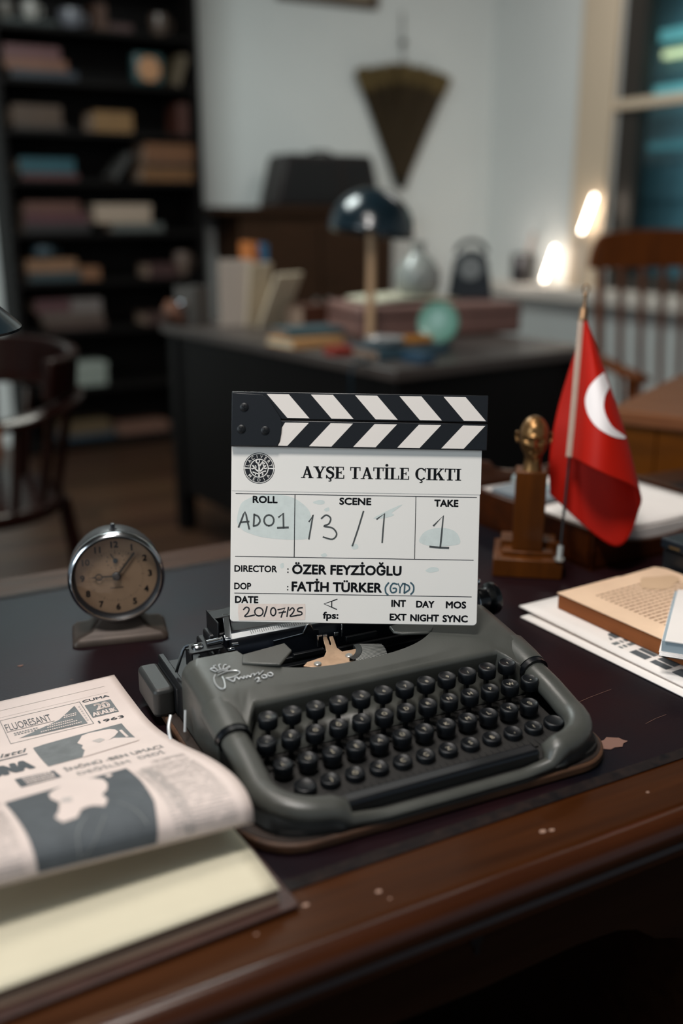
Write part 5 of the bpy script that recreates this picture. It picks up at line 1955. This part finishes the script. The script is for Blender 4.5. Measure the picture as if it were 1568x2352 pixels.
# stack by the lamp: tan books, dark teal book on top
book('stacked_book', 'tan book at the bottom of the low pile left of the dome lamp', D(0.005, 0.50), R(40), 0.20, 0.14, 0.026, (186, 138, 88), (186, 146, 100) and 'paper_cream', 'books in the pile by the dome lamp')
book('stacked_book', 'dark teal book on top of the low pile left of the dome lamp', D(0.02, 0.55, 0.027), R(30), 0.20, 0.14, 0.022, (44, 66, 72), 'paper_edge', 'books in the pile by the dome lamp')
book('flat_book', 'blue-grey flat book under the white dish by the dome lamp', D(0.065, 0.155), R(36), 0.26, 0.13, 0.030, (52, 74, 84), 'paper_edge')
rb = thing('red_box', 'small red box at the edge of the side desk', 'box', D(0.012, 0.30), R(36))
b = MB()
b.box(0, 0.075, 0, 0.05, 0, 0.024)
b.build('box_body', mat('red_card', (130, 36, 22), 0.6), rb, bevel=0.001)
bb_ = thing('blue_box', 'small blue box by the corner of the side desk', 'box', D(0.13, 0.045), R(36))
b = MB()
b.box(0, 0.05, 0, 0.09, 0, 0.022)
b.build('box_body', mat('blue_card', (24, 58, 80), 0.6), bb_, bevel=0.001)
ds = thing('ashtray', 'shiny pale dish on the blue-grey book by the dome lamp', 'dish', D(0.14, 0.225, 0.0315))
b = MB()
b.lathe([(0, 0), (0.035, 0), (0.050, 0.010), (0.060, 0.022), (0.056, 0.023), (0.045, 0.012), (0, 0.005)], 32)
b.build('bowl', mat('dish_metal', (214, 212, 210), 0.22, 0.6), ds, smooth=60)
ab = thing('amber_box', 'amber yellow box beside the pale dish under the dome lamp', 'box', D(0.215, 0.195, 0.0315), R(36))
b = MB()
b.box(0, 0.085, 0, 0.05, 0, 0.020)
b.build('box_body', mat('amber', (176, 112, 20), 0.45), ab, bevel=0.003)

# leather case with papers, clock and carafe at the far right end of the side desk
lc = thing('leather_case', 'flat mauve-brown leather case at the far end of the side desk', 'case', D(0.30, 0.56), R(20))
b = MB()
b.box(0, 0.60, 0, 0.32, 0, 0.105)
b.build('case_body', mat('mauve_leather', (118, 86, 78), 0.5, var=0.12, vs=9), lc, bevel=0.012, seg=3)
b = MB()
b.box(-0.004, 0.604, -0.004, 0.324, 0.070, 0.075)
b.build('case_seam', 'leather_brown', lc)
b = MB()
b.box(0.25, 0.35, -0.012, 0.0, 0.045, 0.06)
b.build('case_clasp', 'steel', lc, bevel=0.003)
cc, ss = math.cos(R(20)), math.sin(R(20))


def LC(x, y, z):
    o = D(0.30, 0.56)
    return (o[0] + x * cc - y * ss, o[1] + x * ss + y * cc, o[2] + 0.106 + z)


b = MB()
b.grid(lambda s, t: (0.32 * s, 0.22 * t, 0.006 + 0.010 * math.sin(s * 3)), 8, 8)
tag(b.build('loose_papers', 'paper_cream', None, smooth=80, solid=0.010, loc=LC(0.07, 0.05, 0), rotz=R(24)), 'cream papers piled on the mauve-brown leather case', 'papers')
cf_ = thing('carafe', 'pale glass carafe standing on the papers behind the dome lamp', 'carafe', LC(0.28, 0.165, 0.024))
b = MB()
b.lathe([(0, 0), (0.060, 0), (0.076, 0.02), (0.078, 0.07), (0.050, 0.115), (0.022, 0.135), (0.022, 0.165), (0.028, 0.172), (0.020, 0.166), (0.018, 0.135), (0.036, 0.112), (0.056, 0.07), (0.054, 0.022), (0, 0.006)], 32)
b.build('carafe_body', mat('milk_glass', (150, 152, 147), 0.25, coat=0.3), cf_, smooth=60)
tc = thing('table_clock', 'small dark arched table clock with a grey face and top handle', 'clock', LC(0.49, 0.18, 0.001), R(-8))
b = MB()
Tn = Matrix(((1, 0, 0, 0), (0, 0, 1, 0), (0, 1, 0, 0), (0, 0, 0, 1)))
b.prism([(-0.078, 0), (0.078, 0), (0.072, 0.05), (0.060, 0.12)] + [(0.060 * math.cos(R(a)), 0.12 + 0.045 * math.sin(R(a))) for a in range(15, 166, 15)] + [(-0.060, 0.12), (-0.072, 0.05)], -0.035, 0.035, T=Tn)
b.build('clock_case_body', mat('dark_case', (26, 32, 38), 0.35, coat=0.2), tc, bevel=0.006)
b = MB()
b.lathe([(0, 0), (0.040, 0), (0.040, 0.003), (0, 0.003)], 28, T=Matrix.Translation((0, -0.0355, 0.105)) @ Matrix.Rotation(R(90), 4, 'X'))
b.build('clock_face', mat('grey_face', (120, 124, 124), 0.5), tc)
b = MB()
b.tube([(0.052 * math.cos(R(a)), 0, 0.155 + 0.042 * math.sin(R(a))) for a in range(0, 181, 15)], 0.008, 8)
b.build('handle', mat('dark_handle', (40, 46, 50), 0.35, 0.4), tc)

# booklets in a grey file holder, left end of the side desk
fh = thing('file_holder', 'grey upright file holder at the left end of the side desk', 'file holder', D(0.075, 1.235), R(52))
b = MB()
b.box(-0.02, 0.06, 0, 0.10, 0, 0.004).box(-0.02, -0.017, 0, 0.10, 0.004, 0.14).box(0.057, 0.06, 0, 0.10, 0.004, 0.14).box(-0.017, 0.057, 0, 0.003, 0.004, 0.14)
b.build('holder_body', mat('holder_grey', (78, 74, 70), 0.6), fh, bevel=0.001)


def standing(label, loc, rz, w, h, t, lean, m, cat='booklet', group=None):
    r = thing('booklet', label, cat, loc, rz, group)
    r.rotation_euler = (0, R(lean), rz)
    b = MB()
    b.box(0, t, 0, w, 0, h)
    b.build('booklet_leaves', m, r, bevel=0.001)
    b = MB()
    b.box(-0.0008, t + 0.0008, -0.0008, 0.004, 0, h)
    b.build('booklet_spine', m, r)
    return r


standing('cream booklet standing widest and leftmost in the fanned group on the side desk', D(0.125, 1.165, 0.001), R(-70), 0.12, 0.235, 0.010, 2, M_('booklet_white', (176, 162, 150), 0.8), group='fanned booklets')
standing('cream booklet in the middle of the fanned group on the side desk', D(0.196, 1.108, 0.001), R(-35), 0.12, 0.225, 0.012, 6, M_('booklet_cream', (176, 160, 138), 0.8), group='fanned booklets')
standing('cream booklet leaning furthest right in the fanned group on the side desk', D(0.225, 1.070, 0.001), R(-40), 0.13, 0.215, 0.010, 27, M_('booklet_buff', (188, 172, 148), 0.8), group='fanned booklets')
standing('orange booklet standing behind the fanned cream booklets', D(0.30, 1.22, 0.001), R(36), 0.09, 0.29, 0.028, 0, M_('orange_card', (170, 96, 40), 0.6))
standing('blue booklet standing behind the fanned cream booklets', D(0.34, 1.22, 0.001), R(36), 0.09, 0.285, 0.028, 0, M_('blue_booklet', (52, 104, 140), 0.6))
lb = thing('leather_pouch', 'brown leather pouch with a bright metal tip at the far left of the side desk', 'pouch', D(0.045, 1.335), R(36))
b = MB()
b.grid(lambda s, t: (0.05 * math.cos(2 * math.pi * s) * math.sin(math.pi * (0.05 + 0.9 * t)) ** 0.5, -0.08 + 0.16 * t, 0.042 + 0.040 * math.sin(2 * math.pi * s)), 20, 16)
b.build('pouch_body', mat('pouch_leather', (88, 52, 34), 0.5, var=0.15, vs=14), lb, smooth=80)
b = MB()
b.lathe([(0, 0), (0.022, 0), (0.026, 0.008), (0.022, 0.016), (0, 0.018)], 20, T=Matrix.Translation((-0.035, -0.075, 0.075)) @ Matrix.Rotation(R(60), 4, 'Y'))
b.build('metal_tip', 'chrome', lb)
bw = book('flat_book', 'brown wooden-looking book lying behind the fanned booklets', D(0.30, 0.885), R(36), 0.13, 0.12, 0.085, (74, 38, 20), 'paper_edge')

# tall cabinet against the back wall with a dark sloping case on it
o = RX(2.25, 5.00)
cb = thing('wall_cabinet', 'tall brown wooden cabinet with overhanging top against the back wall', 'cabinet', (o[0], o[1], 0), R(ROOM))
b = MB()
b.box(0.02, 0.98, 0.0, 0.34, 0.0, 1.185)
b.build('cabinet_body', 'cabinet_wood', cb, bevel=0.004)
b = MB()
b.box(-0.10, 1.03, -0.04, 0.36, 1.186, 1.222)
b.build('cabinet_top', 'cabinet_wood', cb, bevel=0.004)
for x0, x1 in ((0.06, 0.49), (0.51, 0.94)):
    b = MB()
    b.box(x0, x1, -0.016, -0.0005, 0.08, 1.14)
    dr_ = b.build('door', 'cabinet_wood', cb, bevel=0.004)
    b = MB()
    b.lathe([(0, 0), (0.010, 0), (0.014, 0.014), (0.010, 0.022), (0, 0.024)], 16, T=Matrix.Translation((0.46 if x0 < 0.3 else 0.54, -0.016, 0.72)) @ Matrix.Rotation(R(90), 4, 'X'))
    b.build('knob', 'steel', dr_)
o = RX(2.50, 5.04)
sc = thing('sloping_case', 'black leather case with sloping sides and reddish rim on the tall cabinet', 'case', (o[0], o[1], 1.223), R(ROOM))
b = MB()
Tn = Matrix(((1, 0, 0, 0), (0, 0, 1, 0), (0, 1, 0, 0), (0, 0, 0, 1)))
b.prism([(0, 0), (0.68, 0), (0.615, 0.25), (0.595, 0.275), (0.085, 0.275), (0.065, 0.25)], 0, 0.22, T=Tn)
b.build('case_frame', mat('case_rim', (24, 14, 12), 0.42), sc, bevel=0.012, seg=3)
b = MB()
b.prism([(0.045, 0.03), (0.40, 0.03), (0.385, 0.245), (0.095, 0.245)], -0.005, 0.0, T=Tn)
b.prism([(0.44, 0.03), (0.635, 0.03), (0.585, 0.245), (0.425, 0.245)], -0.005, 0.0, T=Tn)
b.build('case_panel', mat('case_leather', (8, 8, 10), 0.5), sc, bevel=0.002)
b = MB()
b.tube(catmull([(0.27, 0.11, 0.274), (0.29, 0.11, 0.290), (0.39, 0.11, 0.290), (0.41, 0.11, 0.274)], 5), 0.008, 8)
b.build('handle', 'black_metal', sc)

# dried plant fan on the wall and a picture frame above
o = RX(3.51, 5.375)
dp = thing('dried_plant_fan', 'brown fan of dried stems tied to a point hanging on the white wall', 'wall decoration', (o[0], o[1], 1.33), R(ROOM))
random.seed(4)
b = MB()
b2 = MB()
for k in range(190):
    a = random.uniform(-1, 1)
    top = 0.655 + 0.045 * math.cos(a * 1.3) * random.uniform(0.6, 1.0) - 0.03 * abs(a)
    xt = a * 0.325
    yt = -random.uniform(0.012, 0.075) * (1 - 0.3 * abs(a))
    x0 = a * 0.030
    pts = [(x0, -0.02 + yt * 0.1, random.uniform(0, 0.03)), (x0 + (xt - x0) * 0.45 + random.uniform(-.012, .012), yt * 0.7, top * 0.5), (xt + random.uniform(-.01, .01), yt, top)]
    b.tube(pts, [0.0045, 0.006, 0.005], 5)
    for q in range(3):
        zz = top - 0.03 * q - random.uniform(0, 0.02)
        xx = x0 + (xt - x0) * zz / top
        b2.tube([(xx, yt, zz - 0.03), (xx + random.uniform(-.008, .008), yt - 0.006, zz), (xx + random.uniform(-.015, .015), yt - 0.004, zz + 0.022)], [0.004, 0.009, 0.002], 5)
b.build('stem_fan', 'dried_plant', dp, smooth=60)
b2.build('seed_heads', M_('seed_heads', (98, 80, 44), 0.9, var=0.25, vs=50), dp, smooth=60)
b = MB()
b.tube([(0, -0.03, 0.66), (0, -0.012, 0.82), (0, -0.008, 0.98)], 0.004, 6)
b.lathe([(0, 0), (0.016, 0.004), (0.02, 0.016), (0.012, 0.03), (0, 0.034)], 12, T=Matrix.Translation((0, -0.018, 0.80)))
b.build('hanging_cord', 'dark_wood', dp)
b = MB()
b.tube([(0, -0.026, 0.02), (0, -0.026, 0.06)], 0.042, 14, ell=(1, 0.6))
b.build('tie', 'dark_wood', dp)
o = RX(2.69, 5.375)
pf = thing('picture_frame', 'dark wooden picture frame cut off by the top of the photo', 'picture', (o[0], o[1], 2.305), R(ROOM))
b = MB()
for x0, x1, z0, z1 in ((0, 0.64, 0, 0.035), (0, 0.64, 0.445, 0.48), (0, 0.035, 0.035, 0.445), (0.605, 0.64, 0.035, 0.445)):
    b.box(x0, x1, -0.028, 0, z0, z1)
b.build('frame', M_('frame_wood', (72, 54, 40), 0.5), pf, bevel=0.004)
b = MB()
b.box(0.035, 0.605, -0.012, -0.004, 0.035, 0.445)
b.build('picture', M_('picture_tone', (150, 138, 116), 0.8, var=0.2, vs=6), pf, smooth=0)

# glowing tubes and dark cup on the window sill
for (nn, ee, z, lab, stick) in ((4.700, 4.115, 0.776, 'glowing white tilted tube lamp on the window sill beside the dark cup', 0.0), (4.405, 4.115, 0.776, 'glowing white tilted tube lamp on a stand above the slatted armchair', 0.285)):
    o = RX(ee, nn)
    cd = thing('tube_lamp', lab, 'lamp', (o[0], o[1], z), R(ROOM), 'glowing tube lamps at the window')
    b = MB()
    b.lathe([(0, 0), (0.035, 0), (0.035, 0.006), (0.008, 0.012), (0.007, 0.02 + stick), (0.012, 0.024 + stick), (0, 0.026 + stick)], 20)
    b.build('lamp_base', 'steel', cd)
    b = MB()
    b.tube([(0, 0, 0.026 + stick), (0.0, -0.012, 0.05 + stick), (0.0, -0.080, 0.205 + stick), (0.0, -0.086, 0.22 + stick)], [0.005, 0.007, 0.007, 0.005], 14)
    b.build('bulb', 'white_flame', cd)
    if stick:
        continue
    ld = bpy.data.lights.new('tube_wall_fill', 'POINT')  # added point light beside the tube, brightens the wall near the cup
    ld.energy = 0.5
    ld.color = (1.0, 0.90, 0.84)
    ld.shadow_soft_size = 0.05
    lo = bpy.data.objects.new('tube_wall_fill', ld)
    COL.objects.link(lo)
    lo.parent = cd
    lo.location = (-0.16, 0.10, 0.16 + stick)
o = RX(4.115, 4.90)
dcp = thing('dark_cup', 'dark round cup with a stick in it on the window sill', 'cup', (o[0], o[1], 0.776), R(ROOM))
b = MB()
b.lathe([(0, 0), (0.062, 0), (0.068, 0.02), (0.070, 0.16), (0.066, 0.17), (0.062, 0.16), (0.060, 0.012), (0, 0.010)], 32)
b.build('cup_body', 'dark_glassware', dcp, smooth=50)
b = MB()
b.tube([(0.0, 0.02, 0.02), (-0.0, -0.09, 0.30)], 0.012, 10)
b.build('stick', M_('stick_tone', (148, 132, 124), 0.6), dcp)

# ================================================================ bookcase with its things
o = RX(1.094, 5.06)
bc = thing('bookcase', 'tall dark open bookcase filled with old books against the wall', 'bookcase', (o[0], o[1], 0), R(ROOM))
BW, BD, BH_ = 1.00, 0.31, 2.45
b = MB()
b.box(0, 0.028, 0, BD, 0, BH_)
b.build('side_panel', 'shelf_wood', bc, bevel=0.002)
b = MB()
b.box(BW - 0.028, BW, 0, BD, 0, BH_)
b.build('side_panel', 'shelf_wood', bc, bevel=0.002)
b = MB()
b.box(0.028, BW - 0.028, BD - 0.012, BD, 0, BH_)
b.build('back_panel', 'shelf_wood', bc)
SH = [2.026, 1.797, 1.571, 1.346, 1.101, 0.868, 0.626, 0.332, 0.055]
for z in SH + [2.28, BH_]:
    b = MB()
    b.box(0.028, BW - 0.028, 0.006, BD - 0.012, z - 0.024, z)
    b.build('shelf', 'shelf_wood', bc, bevel=0.002)
b = MB()
b.box(0.028, BW - 0.028, 0.02, 0.04, 0, 0.03)
b.build('plinth', 'shelf_wood', bc)


def BC(e, z, y=0.03):
    p = RX(e, 5.06 + y)
    return (p[0], p[1], z + 0.001)


GB = {}
for i in range(9):
    GB[i] = 'books on the bookcase shelves'
NM = ['top', 'second', 'third', 'fourth', 'fifth', 'sixth', 'seventh', 'eighth', 'bottom']


def flat(e0, w, si, zo, t, col, lab, d=0.20, y=0.03, rz=0):
    book('shelf_book', lab, BC(e0, SH[si] + zo, y), R(ROOM + rz), w, d, t, col, 'paper_edge', 'books on the bookcase shelves')


def upright(e0, t, h, si, col, lab, lean=0, d=0.17):
    r = thing('shelf_book', lab, 'book', BC(e0, SH[si]), R(ROOM), 'books on the bookcase shelves')
    r.location.z += t * math.sin(R(lean))
    r.rotation_euler = (Matrix.Rotation(R(ROOM), 3, 'Z') @ Matrix.Rotation(R(lean), 3, 'Y')).to_euler()
    b = MB()
    hh = 0.003
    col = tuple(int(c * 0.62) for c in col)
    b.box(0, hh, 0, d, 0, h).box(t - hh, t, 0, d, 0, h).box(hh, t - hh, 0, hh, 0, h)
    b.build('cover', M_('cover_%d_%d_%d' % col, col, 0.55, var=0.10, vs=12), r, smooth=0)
    b = MB()
    b.box(hh, t - hh, hh, d - 0.004, 0.003, h - 0.003)
    b.build('page_block', 'paper_edge', r, smooth=0)


# top shelf: small ornaments
def cup(name, e, si, rad, h, col, lab, cat='cup'):
    r = thing(name, lab, cat, BC(e, SH[si], 0.09), R(ROOM))
    b = MB()
    b.lathe([(0, 0), (rad * 0.6, 0), (rad * 0.85, h * 0.25), (rad, h * 0.7), (rad * 0.92, h), (rad * 0.84, h * 0.97), (rad * 0.75, h * 0.3), (0, h * 0.1)], 24)
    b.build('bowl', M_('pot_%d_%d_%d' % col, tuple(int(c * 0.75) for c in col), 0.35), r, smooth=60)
    b = MB()
    b.tube(catmull([(rad * 0.9, 0, h * 0.8), (rad * 1.35, 0, h * 0.75), (rad * 1.3, 0, h * 0.35), (rad * 0.85, 0, h * 0.3)], 4), rad * 0.09, 6)
    b.build('handle', M_('pot_%d_%d_%d' % col, col, 0.35), r)


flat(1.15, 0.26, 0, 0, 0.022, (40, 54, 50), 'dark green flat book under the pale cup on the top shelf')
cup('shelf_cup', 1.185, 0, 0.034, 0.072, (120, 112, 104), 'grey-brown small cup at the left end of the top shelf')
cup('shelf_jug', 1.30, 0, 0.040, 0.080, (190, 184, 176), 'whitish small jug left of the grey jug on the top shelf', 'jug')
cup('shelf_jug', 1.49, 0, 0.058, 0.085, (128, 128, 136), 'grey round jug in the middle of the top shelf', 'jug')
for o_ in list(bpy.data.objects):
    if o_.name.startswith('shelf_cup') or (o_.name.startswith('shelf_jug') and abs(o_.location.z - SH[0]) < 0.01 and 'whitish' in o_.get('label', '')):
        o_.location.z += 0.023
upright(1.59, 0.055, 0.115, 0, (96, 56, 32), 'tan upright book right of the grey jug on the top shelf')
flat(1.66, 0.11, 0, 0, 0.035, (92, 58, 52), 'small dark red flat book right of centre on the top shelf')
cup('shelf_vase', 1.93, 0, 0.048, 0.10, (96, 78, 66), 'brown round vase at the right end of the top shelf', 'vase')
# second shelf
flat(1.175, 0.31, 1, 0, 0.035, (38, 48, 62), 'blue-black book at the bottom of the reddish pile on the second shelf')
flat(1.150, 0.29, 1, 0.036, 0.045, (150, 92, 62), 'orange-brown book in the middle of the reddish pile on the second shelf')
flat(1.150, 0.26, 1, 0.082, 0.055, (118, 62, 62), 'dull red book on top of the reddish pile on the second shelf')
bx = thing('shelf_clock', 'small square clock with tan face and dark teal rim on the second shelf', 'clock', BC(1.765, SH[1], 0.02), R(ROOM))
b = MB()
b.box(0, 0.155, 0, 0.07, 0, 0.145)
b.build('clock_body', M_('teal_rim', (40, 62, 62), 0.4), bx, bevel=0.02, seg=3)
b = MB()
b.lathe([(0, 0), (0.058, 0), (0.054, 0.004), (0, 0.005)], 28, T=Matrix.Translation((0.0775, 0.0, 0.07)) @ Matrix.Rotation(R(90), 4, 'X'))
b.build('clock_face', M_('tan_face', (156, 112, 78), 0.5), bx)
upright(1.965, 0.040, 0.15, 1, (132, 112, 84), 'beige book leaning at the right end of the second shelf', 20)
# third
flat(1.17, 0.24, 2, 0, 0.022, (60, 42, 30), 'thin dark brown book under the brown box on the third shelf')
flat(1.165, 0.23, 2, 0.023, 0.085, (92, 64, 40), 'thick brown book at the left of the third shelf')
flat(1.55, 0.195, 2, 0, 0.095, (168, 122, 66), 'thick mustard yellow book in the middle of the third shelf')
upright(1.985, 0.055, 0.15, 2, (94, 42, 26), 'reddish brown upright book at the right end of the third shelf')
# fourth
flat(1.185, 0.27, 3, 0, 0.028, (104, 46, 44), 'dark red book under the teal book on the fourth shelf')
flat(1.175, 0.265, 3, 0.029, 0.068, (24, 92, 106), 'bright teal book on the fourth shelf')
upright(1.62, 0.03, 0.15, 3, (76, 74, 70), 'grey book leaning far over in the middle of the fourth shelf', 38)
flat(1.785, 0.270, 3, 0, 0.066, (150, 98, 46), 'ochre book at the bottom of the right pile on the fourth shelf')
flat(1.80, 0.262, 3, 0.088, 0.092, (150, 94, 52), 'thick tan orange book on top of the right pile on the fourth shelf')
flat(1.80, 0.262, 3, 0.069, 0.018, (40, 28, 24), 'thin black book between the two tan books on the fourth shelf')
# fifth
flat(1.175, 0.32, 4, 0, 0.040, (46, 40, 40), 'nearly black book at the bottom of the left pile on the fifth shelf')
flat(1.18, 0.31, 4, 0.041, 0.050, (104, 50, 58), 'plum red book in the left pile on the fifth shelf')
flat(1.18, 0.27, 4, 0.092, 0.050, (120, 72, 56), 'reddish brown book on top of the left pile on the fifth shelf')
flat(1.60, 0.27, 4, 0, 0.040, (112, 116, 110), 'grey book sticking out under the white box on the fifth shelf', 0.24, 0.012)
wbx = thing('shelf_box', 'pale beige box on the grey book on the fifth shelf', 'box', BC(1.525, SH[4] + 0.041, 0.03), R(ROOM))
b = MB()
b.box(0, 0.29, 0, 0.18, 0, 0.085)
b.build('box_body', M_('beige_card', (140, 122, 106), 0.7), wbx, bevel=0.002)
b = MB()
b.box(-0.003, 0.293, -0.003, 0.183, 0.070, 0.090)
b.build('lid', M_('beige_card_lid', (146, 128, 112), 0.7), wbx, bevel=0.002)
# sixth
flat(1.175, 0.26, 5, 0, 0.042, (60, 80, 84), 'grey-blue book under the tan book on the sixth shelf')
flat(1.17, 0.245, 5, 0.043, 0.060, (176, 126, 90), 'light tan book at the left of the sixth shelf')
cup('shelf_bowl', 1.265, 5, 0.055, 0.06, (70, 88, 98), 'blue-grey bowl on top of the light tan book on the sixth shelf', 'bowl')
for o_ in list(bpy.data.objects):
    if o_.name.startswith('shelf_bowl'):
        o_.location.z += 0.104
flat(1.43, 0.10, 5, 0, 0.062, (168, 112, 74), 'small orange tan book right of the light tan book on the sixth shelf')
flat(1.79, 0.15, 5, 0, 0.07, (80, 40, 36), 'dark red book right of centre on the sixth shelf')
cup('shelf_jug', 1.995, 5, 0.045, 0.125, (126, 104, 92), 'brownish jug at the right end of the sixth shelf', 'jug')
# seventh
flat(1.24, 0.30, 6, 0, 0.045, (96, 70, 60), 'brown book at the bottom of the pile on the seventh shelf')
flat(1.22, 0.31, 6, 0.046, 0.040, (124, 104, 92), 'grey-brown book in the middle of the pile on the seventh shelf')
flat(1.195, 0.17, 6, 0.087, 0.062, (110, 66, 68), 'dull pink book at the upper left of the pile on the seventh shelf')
flat(1.37, 0.155, 6, 0.087, 0.060, (150, 136, 132), 'pale grey book at the upper right of the pile on the seventh shelf')
flat(1.76, 0.18, 6, 0, 0.06, (88, 56, 48), 'brown book near the right end of the seventh shelf')
# eighth
wb2 = thing('shelf_box', 'pale grey-green box alone on the eighth shelf', 'box', BC(1.325, SH[7], 0.03), R(ROOM))
b = MB()
b.box(0, 0.205, 0, 0.18, 0, 0.115)
b.build('box_body', M_('grey_card', (120, 126, 118), 0.7), wb2, bevel=0.003)
b = MB()
b.box(-0.003, 0.208, -0.003, 0.183, 0.085, 0.118)
b.build('lid', M_('grey_card_lid', (128, 134, 126), 0.7), wb2, bevel=0.003)
# bottom
flat(1.25, 0.30, 8, 0, 0.026, (56, 80, 98), 'blue grey book under the brown book on the bottom shelf')
flat(1.27, 0.26, 8, 0.027, 0.060, (120, 96, 64), 'brown olive book on the blue grey book on the bottom shelf')
flat(1.575, 0.28, 8, 0, 0.050, (150, 106, 86), 'pinkish tan book at the right of the bottom shelf')
